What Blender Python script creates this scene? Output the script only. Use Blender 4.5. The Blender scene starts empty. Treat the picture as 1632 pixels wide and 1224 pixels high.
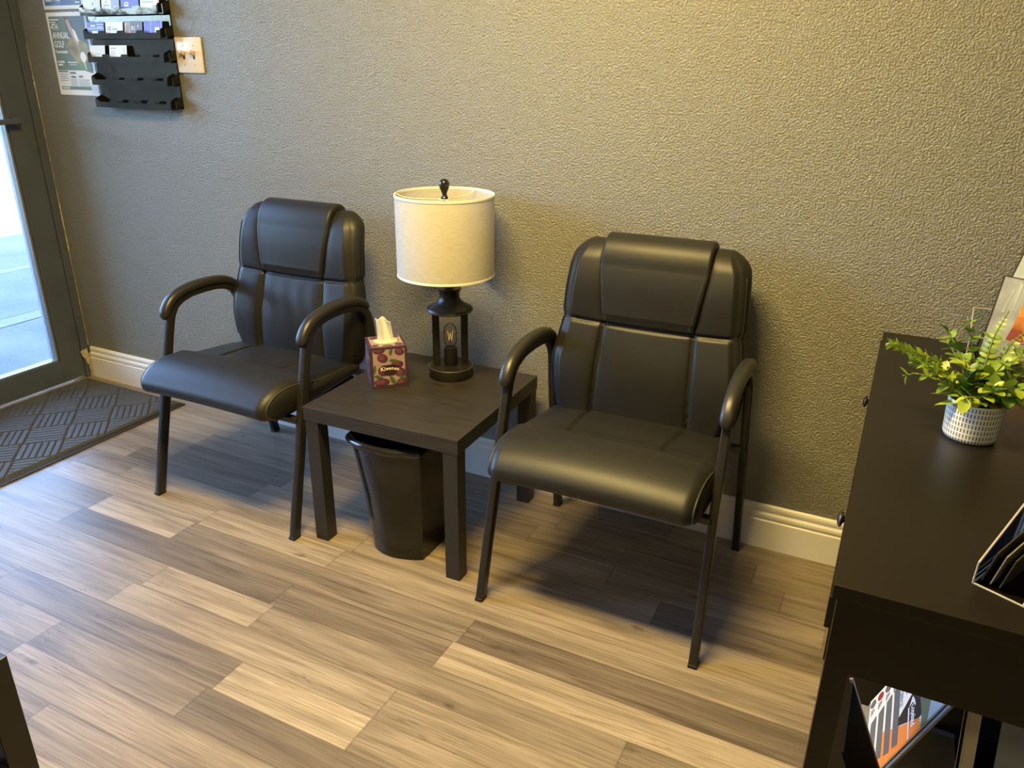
import bpy, bmesh, math, random
from mathutils import Vector, Matrix
random.seed(7)
S = bpy.context.scene
COL = S.collection
PI = math.pi

# ------------------------------------------------------------------ camera
cd = bpy.data.cameras.new('camera'); cam = bpy.data.objects.new('camera', cd); COL.objects.link(cam)
cam.location = (3.52559589, -2.34328941, 1.46579803)
cam.rotation_euler = (1.18371894, -0.00965144680, 0.465554431)
cd.sensor_width = 36; cd.lens = 1245.18356 * 36 / 1632; cd.clip_start = 0.02
S.camera = cam

# ------------------------------------------------------------------ world, sun, lamps, exposure
W = bpy.data.worlds.new('world'); S.world = W; W.use_nodes = True
nt = W.node_tree; nt.nodes.clear()
wo = nt.nodes.new('ShaderNodeOutputWorld'); wb = nt.nodes.new('ShaderNodeBackground')
sky = nt.nodes.new('ShaderNodeTexSky'); sky.sky_type = 'NISHITA'; sky.sun_disc = False
sky.sun_elevation = math.radians(48); sky.sun_rotation = math.radians(90)
wb.inputs['Strength'].default_value = 5.0
tint = nt.nodes.new('ShaderNodeMix'); tint.data_type = 'RGBA'; tint.blend_type = 'MULTIPLY'; tint.inputs[0].default_value = 1; tint.inputs[7].default_value = (.88, .945, 1.09, 1)
nt.links.new(sky.outputs[0], tint.inputs[6]); nt.links.new(tint.outputs[2], wb.inputs[0]); nt.links.new(wb.outputs[0], wo.inputs[0])

sun = bpy.data.lights.new('sun', 'SUN'); sun.energy = 75.0; sun.angle = math.radians(0.6); sun.color = (1, .95, .88)
so = bpy.data.objects.new('sun', sun); COL.objects.link(so)
so.rotation_euler = Vector((math.cos(math.radians(50)), 0.12, math.sin(math.radians(50)))).to_track_quat('Z', 'Y').to_euler()

def area(name, loc, size, power, color, shape='DISK', rot=(0, 0, 0), portal=False, sy=None):
    l = bpy.data.lights.new(name, 'AREA'); l.shape = shape; l.size = size; l.energy = power; l.color = color
    if sy: l.size_y = sy
    if portal: l.cycles.is_portal = True
    o = bpy.data.objects.new(name, l); COL.objects.link(o); o.location = loc; o.rotation_euler = rot
    return o
WARM = (1.0, 0.725, 0.24)
LAMPS = [(2.58, -1.30, 160, 1.0), (4.3, -3.3, 14, 1.15), (1.5, -3.9, 4, 1.15)]      # flat panel fixtures, long side along the wall
for x, y, pw, sz in LAMPS:
    area('ceiling_lamp_light', (x, y, 2.635), sz, pw, WARM, shape='RECTANGLE', sy=.30)
S.view_settings.view_transform = 'Standard'; S.view_settings.look = 'None'
S.view_settings.gamma = 1.0; S.view_settings.exposure = -0.13
S.view_settings.use_curve_mapping = False

# ------------------------------------------------------------------ helpers
MATS = {}
def mat(name, color=(.5, .5, .5), rough=.5, metal=0.0, spec=.5, bump=None, coat=0, trans=0, ior=1.45, emit=None, vary=0, vscale=8):
    """bump = (scale, strength, distance)"""
    if name in MATS: return MATS[name]
    m = bpy.data.materials.new(name); m.use_nodes = True; n = m.node_tree; b = n.nodes['Principled BSDF']
    b.inputs['Base Color'].default_value = (*color, 1); b.inputs['Roughness'].default_value = rough
    b.inputs['Metallic'].default_value = metal; b.inputs['Specular IOR Level'].default_value = spec
    b.inputs['Coat Weight'].default_value = coat; b.inputs['Transmission Weight'].default_value = trans; b.inputs['IOR'].default_value = ior
    tc = n.nodes.new('ShaderNodeTexCoord')
    if vary:
        nz = n.nodes.new('ShaderNodeTexNoise'); nz.inputs['Scale'].default_value = vscale; nz.inputs['Detail'].default_value = 4
        n.links.new(tc.outputs['Object'], nz.inputs['Vector'])
        r = n.nodes.new('ShaderNodeValToRGB')
        r.color_ramp.elements[0].position = .3; r.color_ramp.elements[1].position = .7
        r.color_ramp.elements[0].color = (*[c * (1 - vary) for c in color], 1); r.color_ramp.elements[1].color = (*[min(1, c * (1 + vary)) for c in color], 1)
        n.links.new(nz.outputs[0], r.inputs[0]); n.links.new(r.outputs[0], b.inputs['Base Color'])
    if bump:
        nz = n.nodes.new('ShaderNodeTexNoise'); nz.inputs['Scale'].default_value = bump[0]; nz.inputs['Detail'].default_value = 3
        n.links.new(tc.outputs['Object'], nz.inputs['Vector'])
        bp = n.nodes.new('ShaderNodeBump'); bp.inputs['Strength'].default_value = bump[1]; bp.inputs['Distance'].default_value = bump[2]
        n.links.new(nz.outputs[0], bp.inputs['Height']); n.links.new(bp.outputs[0], b.inputs['Normal'])
    if emit:
        b.inputs['Emission Color'].default_value = (*emit[0], 1); b.inputs['Emission Strength'].default_value = emit[1]
    MATS[name] = m
    return m

def link(name, bm, m, parent=None, smooth=False, angle=None, loc=None):
    me = bpy.data.meshes.new(name); bmesh.ops.recalc_face_normals(bm, faces=bm.faces[:]) if False else None
    bm.to_mesh(me); bm.free()
    o = bpy.data.objects.new(name, me); COL.objects.link(o)
    for k in (m if isinstance(m, (list, tuple)) else [m]): me.materials.append(k)
    if smooth:
        for p in me.polygons: p.use_smooth = True
        if angle: 
            try: me.set_sharp_from_angle(angle=math.radians(angle))
            except Exception: pass
    if parent is not None: o.parent = parent
    if loc is not None: o.location = loc
    return o

def tag(o, label, cat, group=None):
    o['label'] = label; o['category'] = cat
    if group: o['group'] = group
    return o
def thing(name, label, cat, loc=(0, 0, 0), rz=0, group=None):
    o = bpy.data.objects.new(name, None); COL.objects.link(o); o.location = loc; o.rotation_euler = (0, 0, rz)
    o.empty_display_size = .05
    return tag(o, label, cat, group)
def struct(o): o['kind'] = 'structure'; return o

def box(bm, x0, x1, y0, y1, z0, z1, mi=0, bev=0, M=None):
    vs = [bm.verts.new((x, y, z)) for x in (x0, x1) for y in (y0, y1) for z in (z0, z1)]
    idx = [(0, 1, 3, 2), (4, 6, 7, 5), (0, 4, 5, 1), (2, 3, 7, 6), (0, 2, 6, 4), (1, 5, 7, 3)]
    fs = [bm.faces.new([vs[i] for i in f]) for f in idx]
    for f in fs: f.material_index = mi
    if bev:
        es = list({e for f in fs for e in f.edges})
        r = bmesh.ops.bevel(bm, geom=es, offset=bev, segments=2, profile=.5, affect='EDGES')
        vs = list({v for f in r['faces'] for v in f.verts} | {v for v in vs if v.is_valid})
    if M is not None: bmesh.ops.transform(bm, matrix=M, verts=[v for v in vs if v.is_valid])
    return vs
def boxobj(name, dims, m, parent=None, bev=0, M=None):
    bm = bmesh.new(); box(bm, *dims, bev=bev, M=M)
    return link(name, bm, m, parent)

def loft(bm, rings, cap=True, closed=True, mi=0):
    """rings: list of lists of points; consecutive rings are bridged"""
    vr = [[bm.verts.new(p) for p in r] for r in rings]
    n = len(rings[0])
    for a, b in zip(vr[:-1], vr[1:]):
        for i in range(n if closed else n - 1):
            j = (i + 1) % n
            bm.faces.new((a[i], a[j], b[j], b[i])).material_index = mi
    if cap:
        bm.faces.new(vr[0][::-1]).material_index = mi; bm.faces.new(vr[-1]).material_index = mi
    return vr

def lathe(bm, prof, n=48, c=(0, 0, 0), cap=True, mi=0):
    rings = [[(c[0] + r * math.cos(2 * PI * i / n), c[1] + r * math.sin(2 * PI * i / n), c[2] + z) for i in range(n)] for r, z in prof]
    return loft(bm, rings, cap, mi=mi)

def catmull(P, k=8, closed=False):
    P = [Vector(p) for p in P]; out = []
    for i in range(len(P) - 1):
        p0 = P[i - 1] if i else P[0] * 2 - P[1]; p1 = P[i]; p2 = P[i + 1]
        p3 = P[i + 2] if i + 2 < len(P) else P[-1] * 2 - P[-2]
        for j in range(k):
            t = j / k
            out.append(.5 * ((2 * p1) + (p2 - p0) * t + (2 * p0 - 5 * p1 + 4 * p2 - p3) * t * t + (-p0 + 3 * p1 - 3 * p2 + p3) * t ** 3))
    out.append(P[-1]); return out

def tube(bm, pts, r, n=10, mi=0):
    pts = [Vector(p) for p in pts]; rings = []
    up = None
    for i, p in enumerate(pts):
        t = (pts[min(i + 1, len(pts) - 1)] - pts[max(i - 1, 0)]).normalized()
        if up is None:
            up = t.orthogonal().normalized()
        up = (up - t * up.dot(t)).normalized(); sd = t.cross(up)
        rr = r(i / (len(pts) - 1)) if callable(r) else r
        rings.append([p + (up * math.cos(2 * PI * k / n) + sd * math.sin(2 * PI * k / n)) * rr for k in range(n)])
    loft(bm, rings, mi=mi)

def rrect(w, h, r, n=5):
    """closed rounded rectangle outline (half sizes w,h)"""
    o = []
    for cx, cy, a0 in ((w - r, h - r, 0), (-w + r, h - r, PI / 2), (-w + r, -h + r, PI), (w - r, -h + r, 1.5 * PI)):
        for i in range(n + 1):
            a = a0 + PI / 2 * i / n; o.append((cx + r * math.cos(a), cy + r * math.sin(a)))
    return o

def sweep_yz(bm, path, sec, x0=0.0):
    """sweep a section (u across x, v along the in-plane normal) on a path in the yz plane"""
    rings = []
    P = [Vector(p) for p in path]
    for i, p in enumerate(P):
        t = (P[min(i + 1, len(P) - 1)] - P[max(i - 1, 0)]).normalized()
        nrm = Vector((-t[1], t[0]))
        sc = sec(i / (len(P) - 1)) if callable(sec) else sec
        rings.append([(x0 + u, p[0] + nrm[0] * v, p[1] + nrm[1] * v) for u, v in sc])
    loft(bm, rings)

def text_mesh(name, s, size, m, parent, M, extrude=0, align='LEFT', bold=0, xs=1, spacing=1):
    cu = bpy.data.curves.new(name, 'FONT'); cu.body = s; cu.size = size; cu.extrude = extrude; cu.align_x = align
    cu.offset = bold; cu.space_character = spacing; cu.resolution_u = 3
    tmp = bpy.data.objects.new(name, cu); COL.objects.link(tmp)
    dg = bpy.context.evaluated_depsgraph_get(); dg.update()
    me = bpy.data.meshes.new_from_object(tmp.evaluated_get(dg)); me.name = name
    bpy.data.objects.remove(tmp)
    me.transform(M @ Matrix.Diagonal((xs, 1, 1, 1)))
    me.materials.clear(); me.materials.append(m)
    o = bpy.data.objects.new(name, me); COL.objects.link(o); o.parent = parent
    return o

def poly(bm, pts, mi=0):
    f = bm.faces.new([bm.verts.new(p) for p in pts]); f.material_index = mi; return f

# ------------------------------------------------------------------ materials
def wall_material():
    m = bpy.data.materials.new('wall_paint'); m.use_nodes = True; n = m.node_tree; b = n.nodes['Principled BSDF']
    b.inputs['Base Color'].default_value = (.190, .186, .157, 1); b.inputs['Roughness'].default_value = .34
    b.inputs['Specular IOR Level'].default_value = .8
    tc = n.nodes.new('ShaderNodeTexCoord')
    v1 = n.nodes.new('ShaderNodeTexNoise'); v1.inputs['Scale'].default_value = 180; v1.inputs['Detail'].default_value = 2.6; v1.inputs['Distortion'].default_value = .25
    v2 = n.nodes.new('ShaderNodeTexNoise'); v2.inputs['Scale'].default_value = 55; v2.inputs['Detail'].default_value = 2
    r = n.nodes.new('ShaderNodeValToRGB'); r.color_ramp.elements[0].position = .36; r.color_ramp.elements[1].position = .64
    r.color_ramp.interpolation = 'EASE'
    n.links.new(tc.outputs['Object'], v1.inputs['Vector']); n.links.new(tc.outputs['Object'], v2.inputs['Vector'])
    n.links.new(v1.outputs[0], r.inputs[0])
    ad = n.nodes.new('ShaderNodeMath'); ad.operation = 'MULTIPLY_ADD'; ad.inputs[1].default_value = 1.0
    n.links.new(r.outputs[0], ad.inputs[0]); n.links.new(v2.outputs[0], ad.inputs[2])
    bp = n.nodes.new('ShaderNodeBump'); bp.inputs['Strength'].default_value = 1.0; bp.inputs['Distance'].default_value = .0017
    n.links.new(ad.outputs[0], bp.inputs['Height']); n.links.new(bp.outputs[0], b.inputs['Normal'])
    return m
M_wall = wall_material()
M_ceil = mat('ceiling_white', (.6, .58, .54), .8, bump=(60, .3, .002))
M_trim = mat('white_trim_paint', (.74, .73, .70), .32, bump=(25, .1, .0006))
M_caulk = mat('old_caulk', (.42, .36, .27), .8, vary=.2, vscale=60, bump=(200, .5, .001))
M_frame = mat('dark_bronze_aluminium', (.072, .088, .125), .42, metal=.1, vary=.12, vscale=6, bump=(40, .05, .0005))
M_stop = mat('glazing_gasket', (.20, .22, .23), .4, metal=.4)
M_leather = mat('black_leather', (.0125, .0122, .0115), .47, spec=.42, bump=(420, .12, .0004))
M_stitch = mat('black_thread', (.035, .033, .03), .5)
M_metal = mat('black_powder_coat', (.016, .015, .014), .34, spec=.5)
M_armpad = mat('black_arm_pad', (.018, .017, .016), .38, spec=.5, bump=(300, .1, .0004))
M_rubber = mat('rubber_foot', (.01, .01, .01), .6)
M_case = mat('espresso_laminate', (.0085, .0066, .0048), .36, spec=.32, bump=(150, .04, .0003))
M_case_in = mat('espresso_interior', (.010, .007, .005), .6, spec=.3)
M_knob = mat('dark_bronze_knob', (.10, .085, .075), .28, metal=.8)
M_can = mat('glossy_black_plastic', (.012, .011, .009), .17, spec=.5)
M_rim = mat('polished_black_plastic', (.012, .012, .012), .10, spec=.7)
M_lampblk = mat('lamp_black_metal', (.011, .010, .009), .36, spec=.4, vary=.15, vscale=30)
M_white = mat('plain_white_print', (.75, .75, .73), .55)
M_paper = mat('paper_white', (.78, .80, .82), .5)
M_rack = mat('glossy_black_acrylic', (.008, .008, .008), .06, spec=.40, bump=(9, .35, .003))
M_ivory = mat('ivory_plastic', (.72, .63, .52), .35)
M_ivory_d = mat('ivory_toggle', (.55, .43, .28), .35)
M_darkslot = mat('switch_slot', (.03, .02, .015), .6)
M_soil = mat('dark_moss', (.03, .025, .012), .9, bump=(120, 1, .005))

def wood_black():
    m = bpy.data.materials.new('black_brown_wood_foil'); m.use_nodes = True; n = m.node_tree; b = n.nodes['Principled BSDF']
    tc = n.nodes.new('ShaderNodeTexCoord'); mp = n.nodes.new('ShaderNodeMapping'); mp.inputs['Scale'].default_value = (6, 90, 90)
    nz = n.nodes.new('ShaderNodeTexNoise'); nz.inputs['Scale'].default_value = 1.6; nz.inputs['Detail'].default_value = 5; nz.inputs['Distortion'].default_value = .4
    r = n.nodes.new('ShaderNodeValToRGB'); r.color_ramp.elements[0].position = .42; r.color_ramp.elements[1].position = .58
    r.color_ramp.elements[0].color = (.016, .0135, .011, 1); r.color_ramp.elements[1].color = (.028, .0245, .021, 1)
    n.links.new(tc.outputs['Object'], mp.inputs[0]); n.links.new(mp.outputs[0], nz.inputs['Vector']); n.links.new(nz.outputs[0], r.inputs[0])
    n.links.new(r.outputs[0], b.inputs['Base Color']); b.inputs['Roughness'].default_value = .42
    bp = n.nodes.new('ShaderNodeBump'); bp.inputs['Strength'].default_value = .35; bp.inputs['Distance'].default_value = .0006
    n.links.new(nz.outputs[0], bp.inputs['Height']); n.links.new(bp.outputs[0], b.inputs['Normal'])
    return m
M_lack = wood_black()

def floor_material():
    m = bpy.data.materials.new('oak_laminate'); m.use_nodes = True; n = m.node_tree; b = n.nodes['Principled BSDF']; L = n.links.new
    N = n.nodes.new
    tc = N('ShaderNodeTexCoord'); at = N('ShaderNodeAttribute'); at.attribute_name = 'plank'
    sp = N('ShaderNodeSeparateColor'); L(at.outputs['Color'], sp.inputs[0])
    # per plank offset of the grain
    cx = N('ShaderNodeCombineXYZ'); mu = N('ShaderNodeMath'); mu.operation = 'MULTIPLY'; mu.inputs[1].default_value = 37.0
    L(sp.outputs[1], mu.inputs[0]); L(mu.outputs[0], cx.inputs[0]); L(mu.outputs[0], cx.inputs[1]); L(mu.outputs[0], cx.inputs[2])
    ad = N('ShaderNodeVectorMath'); ad.operation = 'ADD'; L(tc.outputs['Object'], ad.inputs[0]); L(cx.outputs[0], ad.inputs[1])
    m1 = N('ShaderNodeMapping'); m1.inputs['Scale'].default_value = (1.7, 30, 1); L(ad.outputs[0], m1.inputs[0])
    g1 = N('ShaderNodeTexNoise'); g1.inputs['Scale'].default_value = 1; g1.inputs['Detail'].default_value = 5; g1.inputs['Distortion'].default_value = .9; L(m1.outputs[0], g1.inputs['Vector'])
    m2 = N('ShaderNodeMapping'); m2.inputs['Scale'].default_value = (7, 320, 1); L(ad.outputs[0], m2.inputs[0])
    g2 = N('ShaderNodeTexNoise'); g2.inputs['Scale'].default_value = 1; g2.inputs['Detail'].default_value = 3; g2.inputs['Distortion'].default_value = .3; L(m2.outputs[0], g2.inputs['Vector'])
    # cathedral rings
    m3 = N('ShaderNodeMapping'); m3.inputs['Scale'].default_value = (1.6, 9, 1); L(ad.outputs[0], m3.inputs[0])
    w = N('ShaderNodeTexWave'); w.wave_type = 'RINGS'; w.inputs['Scale'].default_value = 3.4; w.inputs['Distortion'].default_value = 5; w.inputs['Detail'].default_value = 2; w.inputs['Detail Scale'].default_value = 1.2
    L(m3.outputs[0], w.inputs['Vector'])
    tone = N('ShaderNodeValToRGB'); e = tone.color_ramp.elements
    e[0].position = 0; e[0].color = (.100, .081, .063, 1); e[1].position = 1; e[1].color = (.405, .34, .25, 1)
    for p_, c_ in ((.3, (.158, .128, .100)), (.55, (.248, .203, .154)), (.8, (.330, .272, .202))):
        k = tone.color_ramp.elements.new(p_); k.color = (*c_, 1)
    L(sp.outputs[0], tone.inputs[0])
    def mix(a, fac, colr, kind='MULTIPLY'):
        x = N('ShaderNodeMix'); x.data_type = 'RGBA'; x.blend_type = kind
        if isinstance(fac, float): x.inputs[0].default_value = fac
        else: L(fac, x.inputs[0])
        L(a, x.inputs[6]); 
        if isinstance(colr, tuple): x.inputs[7].default_value = (*colr, 1)
        else: L(colr, x.inputs[7])
        return x.outputs[2]
    r1 = N('ShaderNodeValToRGB'); r1.color_ramp.elements[0].position = .30; r1.color_ramp.elements[0].color = (.62, .60, .58, 1); r1.color_ramp.elements[1].position = .62; r1.color_ramp.elements[1].color = (1.12, 1.12, 1.12, 1); L(g1.outputs[0], r1.inputs[0])
    r2 = N('ShaderNodeValToRGB'); r2.color_ramp.elements[0].position = .33; r2.color_ramp.elements[0].color = (.70, .68, .66, 1); r2.color_ramp.elements[1].position = .55; r2.color_ramp.elements[1].color = (1.05, 1.05, 1.05, 1); L(g2.outputs[0], r2.inputs[0])
    r3 = N('ShaderNodeValToRGB'); r3.color_ramp.elements[0].position = .0; r3.color_ramp.elements[0].color = (.86, .85, .84, 1); r3.color_ramp.elements[1].position = .5; r3.color_ramp.elements[1].color = (1.03, 1.03, 1.03, 1); L(w.outputs[0], r3.inputs[0])
    c = mix(tone.outputs[0], 1.0, r1.outputs[0]); c = mix(c, .95, r2.outputs[0]); c = mix(c, .55, r3.outputs[0])
    # knots and drying cracks
    m4 = N('ShaderNodeMapping'); m4.inputs['Scale'].default_value = (2.6, 6.2, 1); L(ad.outputs[0], m4.inputs[0])
    vo = N('ShaderNodeTexVoronoi'); vo.inputs['Scale'].default_value = 1.25; L(m4.outputs[0], vo.inputs['Vector'])
    nk = N('ShaderNodeTexNoise'); nk.inputs['Scale'].default_value = 30; L(ad.outputs[0], nk.inputs['Vector'])
    sm = N('ShaderNodeMath'); sm.operation = 'MULTIPLY_ADD'; sm.inputs[1].default_value = .14; L(nk.outputs[0], sm.inputs[0]); L(vo.outputs['Distance'], sm.inputs[2])
    rk = N('ShaderNodeValToRGB'); rk.color_ramp.elements[0].position = .085; rk.color_ramp.elements[0].color = (.36, .31, .26, 1); rk.color_ramp.elements[1].position = .16; rk.color_ramp.elements[1].color = (1, 1, 1, 1); L(sm.outputs[0], rk.inputs[0])
    c = mix(c, .8, rk.outputs[0])
    m5 = N('ShaderNodeMapping'); m5.inputs['Scale'].default_value = (1.1, 15, 1); L(ad.outputs[0], m5.inputs[0])
    g5 = N('ShaderNodeTexNoise'); g5.inputs['Scale'].default_value = 1.3; g5.inputs['Detail'].default_value = 4; g5.inputs['Distortion'].default_value = .6; L(m5.outputs[0], g5.inputs['Vector'])
    rc = N('ShaderNodeValToRGB'); ee = rc.color_ramp.elements; ee[0].position = .355; ee[0].color = (1, 1, 1, 1); ee[1].position = .372; ee[1].color = (1, 1, 1, 1)
    k = ee.new(.363); k.color = (.35, .3, .26, 1); L(g5.outputs[0], rc.inputs[0])
    c = mix(c, .6, rc.outputs[0])
    # joints
    sx = N('ShaderNodeSeparateXYZ'); uv = N('ShaderNodeUVMap'); uv.uv_map = 'edge'; L(uv.outputs[0], sx.inputs[0])
    mn = N('ShaderNodeMath'); mn.operation = 'MINIMUM'; L(sx.outputs[0], mn.inputs[0]); L(sx.outputs[1], mn.inputs[1])
    rj = N('ShaderNodeValToRGB'); rj.color_ramp.elements[0].position = .0006; rj.color_ramp.elements[0].color = (.60, .56, .52, 1); rj.color_ramp.elements[1].position = .0013; rj.color_ramp.elements[1].color = (1, 1, 1, 1); L(mn.outputs[0], rj.inputs[0])
    c = mix(c, .8, rj.outputs[0])
    L(c, b.inputs['Base Color'])
    b.inputs['Roughness'].default_value = .40; b.inputs['Specular IOR Level'].default_value = .34
    bp = N('ShaderNodeBump'); bp.inputs['Strength'].default_value = .25; bp.inputs['Distance'].default_value = .0006; L(g2.outputs[0], bp.inputs['Height']); L(bp.outputs[0], b.inputs['Normal'])
    return m
M_floor = floor_material()

# ------------------------------------------------------------------ room shell
XR, YF, ZC = 5.4, -5.0, 2.7
# floor with its plank rows; a row is (y index) -> joints with the tone of the plank to the RIGHT of each joint
PW = .1077; Y0 = -.012
ROWS = {0: [(-1, .6), (1.9, .45), (3.0, .6)],
 1: [(-1, .5), (.55, .75), (1.13, .42), (2.64, .35), (3.30, .55)],
 2: [(-1, .55), (.5, .8), (1.06, .40), (2.585, .45), (3.4, .5)],
 3: [(-1, .5), (.62, .45), (1.06, .18), (1.62, .70), (2.9, .55), (3.53, .4)],
 4: [(-1, .5), (.9, .22), (1.565, .62), (3.08, .25), (3.9, .5)],
 5: [(-1, .4), (.76, .40), (1.007, .62), (2.112, .62), (3.55, .5)],
 6: [(-1, .5), (.753, .72), (1.54, .82), (2.09, .62), (3.54, .55)],
 7: [(-1, .35), (1.12, .92), (1.53, .42), (2.633, .28), (3.6, .7)],
 8: [(-1, .5), (1.107, .24), (2.062, .34), (2.622, .85), (3.7, .5)],
 9: [(-1, .55), (.6, .55), (1.653, .70), (2.08, .52), (3.16, .38)],
 10: [(-1, .6), (.9, .6), (1.627, .68), (2.588, .62), (3.4, .5)],
 11: [(-1, .4), (1.25, .34), (2.17, .95), (2.587, .60), (3.5, .5)],
 12: [(-1, .6), (1.597, .42), (2.158, .22), (2.95, .6)],
 13: [(-1, .4), (1.59, .62), (2.5, .72), (3.3, .55)]}
bm = bmesh.new()
colr = bm.loops.layers.float_color.new('plank'); uvl = bm.loops.layers.uv.new('edge')
rnd = random.Random(3)
nrow = int((-YF) / PW) + 2
faces = []
for r in range(nrow):
    y1 = Y0 - PW * r if r else 0.0; y0 = Y0 - PW * (r + 1)
    if r in ROWS: jl = [j for j in ROWS[r]]
    else:
        jl = [(-1, rnd.random())]; x = rnd.uniform(-.5, .5)
        while x < XR: jl.append((x, rnd.choice((.25, .4, .55, .6, .75, .9)))); x += rnd.uniform(.45, 1.25)
    while jl[-1][0] < XR - .9: jl.append((jl[-1][0] + rnd.uniform(.5, 1.1), rnd.choice((.3, .5, .6, .8))))
    for i, (xa, tn) in enumerate(jl):
        xb = jl[i + 1][0] if i + 1 < len(jl) else XR + .02
        xa = max(xa, -.02); 
        if xb <= xa: continue
        vs = [bm.verts.new(p) for p in ((xa, y0, 0), (xb, y0, 0), (xb, y1, 0), (xa, y1, 0))]
        cx_, cy_ = (xa + xb) / 2, (y0 + y1) / 2
        cv = bm.verts.new((cx_, cy_, 0)); seed = rnd.random()
        # four strips around a centre line so that 'edge' holds the distance to the nearest joint
        hw = (y1 - y0) / 2; ha = min(hw, (xb - xa) / 2 - 1e-3)
        ca = bm.verts.new((xa + ha, cy_, 0)); cb = bm.verts.new((xb - ha, cy_, 0)); bm.verts.remove(cv); tn = .5 + (tn - .52) * .82
        for quad, dist in (((vs[0], vs[1], cb, ca), (0, 0, hw, hw)), ((vs[1], vs[2], cb), (0, 0, ha)), ((vs[2], vs[3], ca, cb), (0, 0, hw, hw)), ((vs[3], vs[0], ca), (0, 0, ha))):
            f = bm.faces.new(quad)
            for l, d_ in zip(f.loops, dist): l[colr] = (tn, seed, 0, 1); l[uvl].uv = (d_, d_)
for v in [v for f in list(bm.faces) for v in f.verts]: pass
fl = struct(link('floor', bm, M_floor))

def wallobj(name, dims, m=M_wall): return struct(boxobj(name, dims, m))
wallobj('wall_back', (-.10, XR + .1, 0, .12, 0, ZC))
wallobj('wall_right', (XR, XR + .1, YF, 0, 0, ZC))
wallobj('wall_front', (-.10, XR + .1, YF - .1, YF, 0, ZC))
wallobj('ceiling', (-.10, XR + .1, YF - .1, .12, ZC, ZC + .1), M_ceil)
M_stucco = mat('outside_stucco', (.45, .42, .37), .9, bump=(50, .4, .003))
wallobj('wall_left', (-.10, 0, YF, .12, 2.52, 4.36), M_stucco)       # shop front above the glazing, up to the parapet
wallobj('wall_left', (-.10, 0, YF, -2.26, 0, 2.52))
wallobj('trim_4', (0, XR + .1, YF - 6, .12, ZC + .1, 4.36), M_stucco)
wallobj('trim_7', (-.10, XR + .1, .125, 14, -.02, 4.36), M_stucco)      # the neighbouring unit of the same building
wallobj('trim_8', (-.10, XR + .1, YF - 6, YF - .11, -.02, ZC + .09), M_stucco)  # building mass over the ceiling
# baseboards with a stepped profile
def baseboard(name, prof, a, b):
    bm = bmesh.new(); a = Vector(a); b = Vector(b); d = (b - a).normalized(); nr = Vector((d.y, -d.x, 0))
    rings = [[p + nr * t + Vector((0, 0, z)) for t, z in prof] for p in (a, b)]
    loft(bm, rings); return struct(link(name, bm, M_trim))
BH = .1561
BP = [(0, 0), (.016, 0), (.016, .098), (.0155, .101), (.0125, .104), (.0125, .107), (.015, .112), (.0155, .118), (.014, .124), (.0095, .129), (.0085, .133), (.0105, .138), (.0105, .146), (.008, .152), (.004, BH), (0, BH)]
baseboard('baseboard_back', BP, (.022, 0, 0), (XR, 0, 0))
baseboard('baseboard_right', BP, (XR, 0, 0), (XR, YF, 0))
baseboard('baseboard_front', BP, (XR, YF, 0), (0, YF, 0))
# shop front glazing: frames, door, panes
def glassmat():
    m = bpy.data.materials.new('clear_window_glass'); m.use_nodes = True; n = m.node_tree; n.nodes.clear()
    o = n.nodes.new('ShaderNodeOutputMaterial'); t = n.nodes.new('ShaderNodeBsdfTransparent'); t.inputs[0].default_value = (.93, .965, .97, 1)
    g = n.nodes.new('ShaderNodeBsdfGlossy'); g.inputs['Roughness'].default_value = .01
    f = n.nodes.new('ShaderNodeFresnel'); f.inputs[0].default_value = 1.45; x = n.nodes.new('ShaderNodeMixShader')
    n.links.new(f.outputs[0], x.inputs[0]); n.links.new(t.outputs[0], x.inputs[1]); n.links.new(g.outputs[0], x.inputs[2]); n.links.new(x.outputs[0], o.inputs[0])
    return m
M_glass = glassmat()
def frame_obj(name, boxes, parent=None, m=M_frame, bev=.002):
    bm = bmesh.new()
    for b_ in boxes: box(bm, *b_, bev=bev)
    return link(name, bm, m, parent)
jamb = struct(frame_obj('trim_1', [(-.095, .004, -.040, -.001, 0, 2.52), (-.095, .002, -2.26, -.040, 2.44, 2.52), (-.095, .002, -1.19, -1.14, 0, 2.44), (-.095, .002, -2.26, -2.20, 0, 2.44),
    (-.06, -.004, -.046, -.040, 0, 2.44)]))
door = struct(frame_obj('door_1', [(-.062, 0, -.155, -.046, .012, 2.43), (-.062, 0, -1.138, -1.03, .012, 2.43), (-.062, 0, -1.03, -.155, .012, .121), (-.062, 0, -1.03, -.155, 2.30, 2.43)]))
frame_obj('glazing_bead', [(-.05, -.008, -.163, -.156, .122, 2.30), (-.05, -.004, -.168, -.1625, .122, 2.30), (-.05, -.008, -1.029, -.156, .1215, .129)], door, M_stop, 0)
boxobj('door_pane', (-.034, -.028, -1.03, -.155, .12, 2.30), M_glass, door)
bm = bmesh.new(); box(bm, .035, .055, -1.06, -.125, 1.212, 1.234, bev=.004); box(bm, -.001, .045, -.140, -.122, 1.208, 1.238, bev=.003); box(bm, -.001, .045, -1.075, -1.055, 1.208, 1.238, bev=.003)
link('push_bar', bm, M_frame, door)
win = struct(frame_obj('window_1', [(-.062, 0, -2.20, -1.19, 0, .11), (-.062, 0, -2.20, -1.19, 2.38, 2.44)])); boxobj('pane', (-.034, -.028, -2.20, -1.19, .11, 2.38), M_glass, win)
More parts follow.
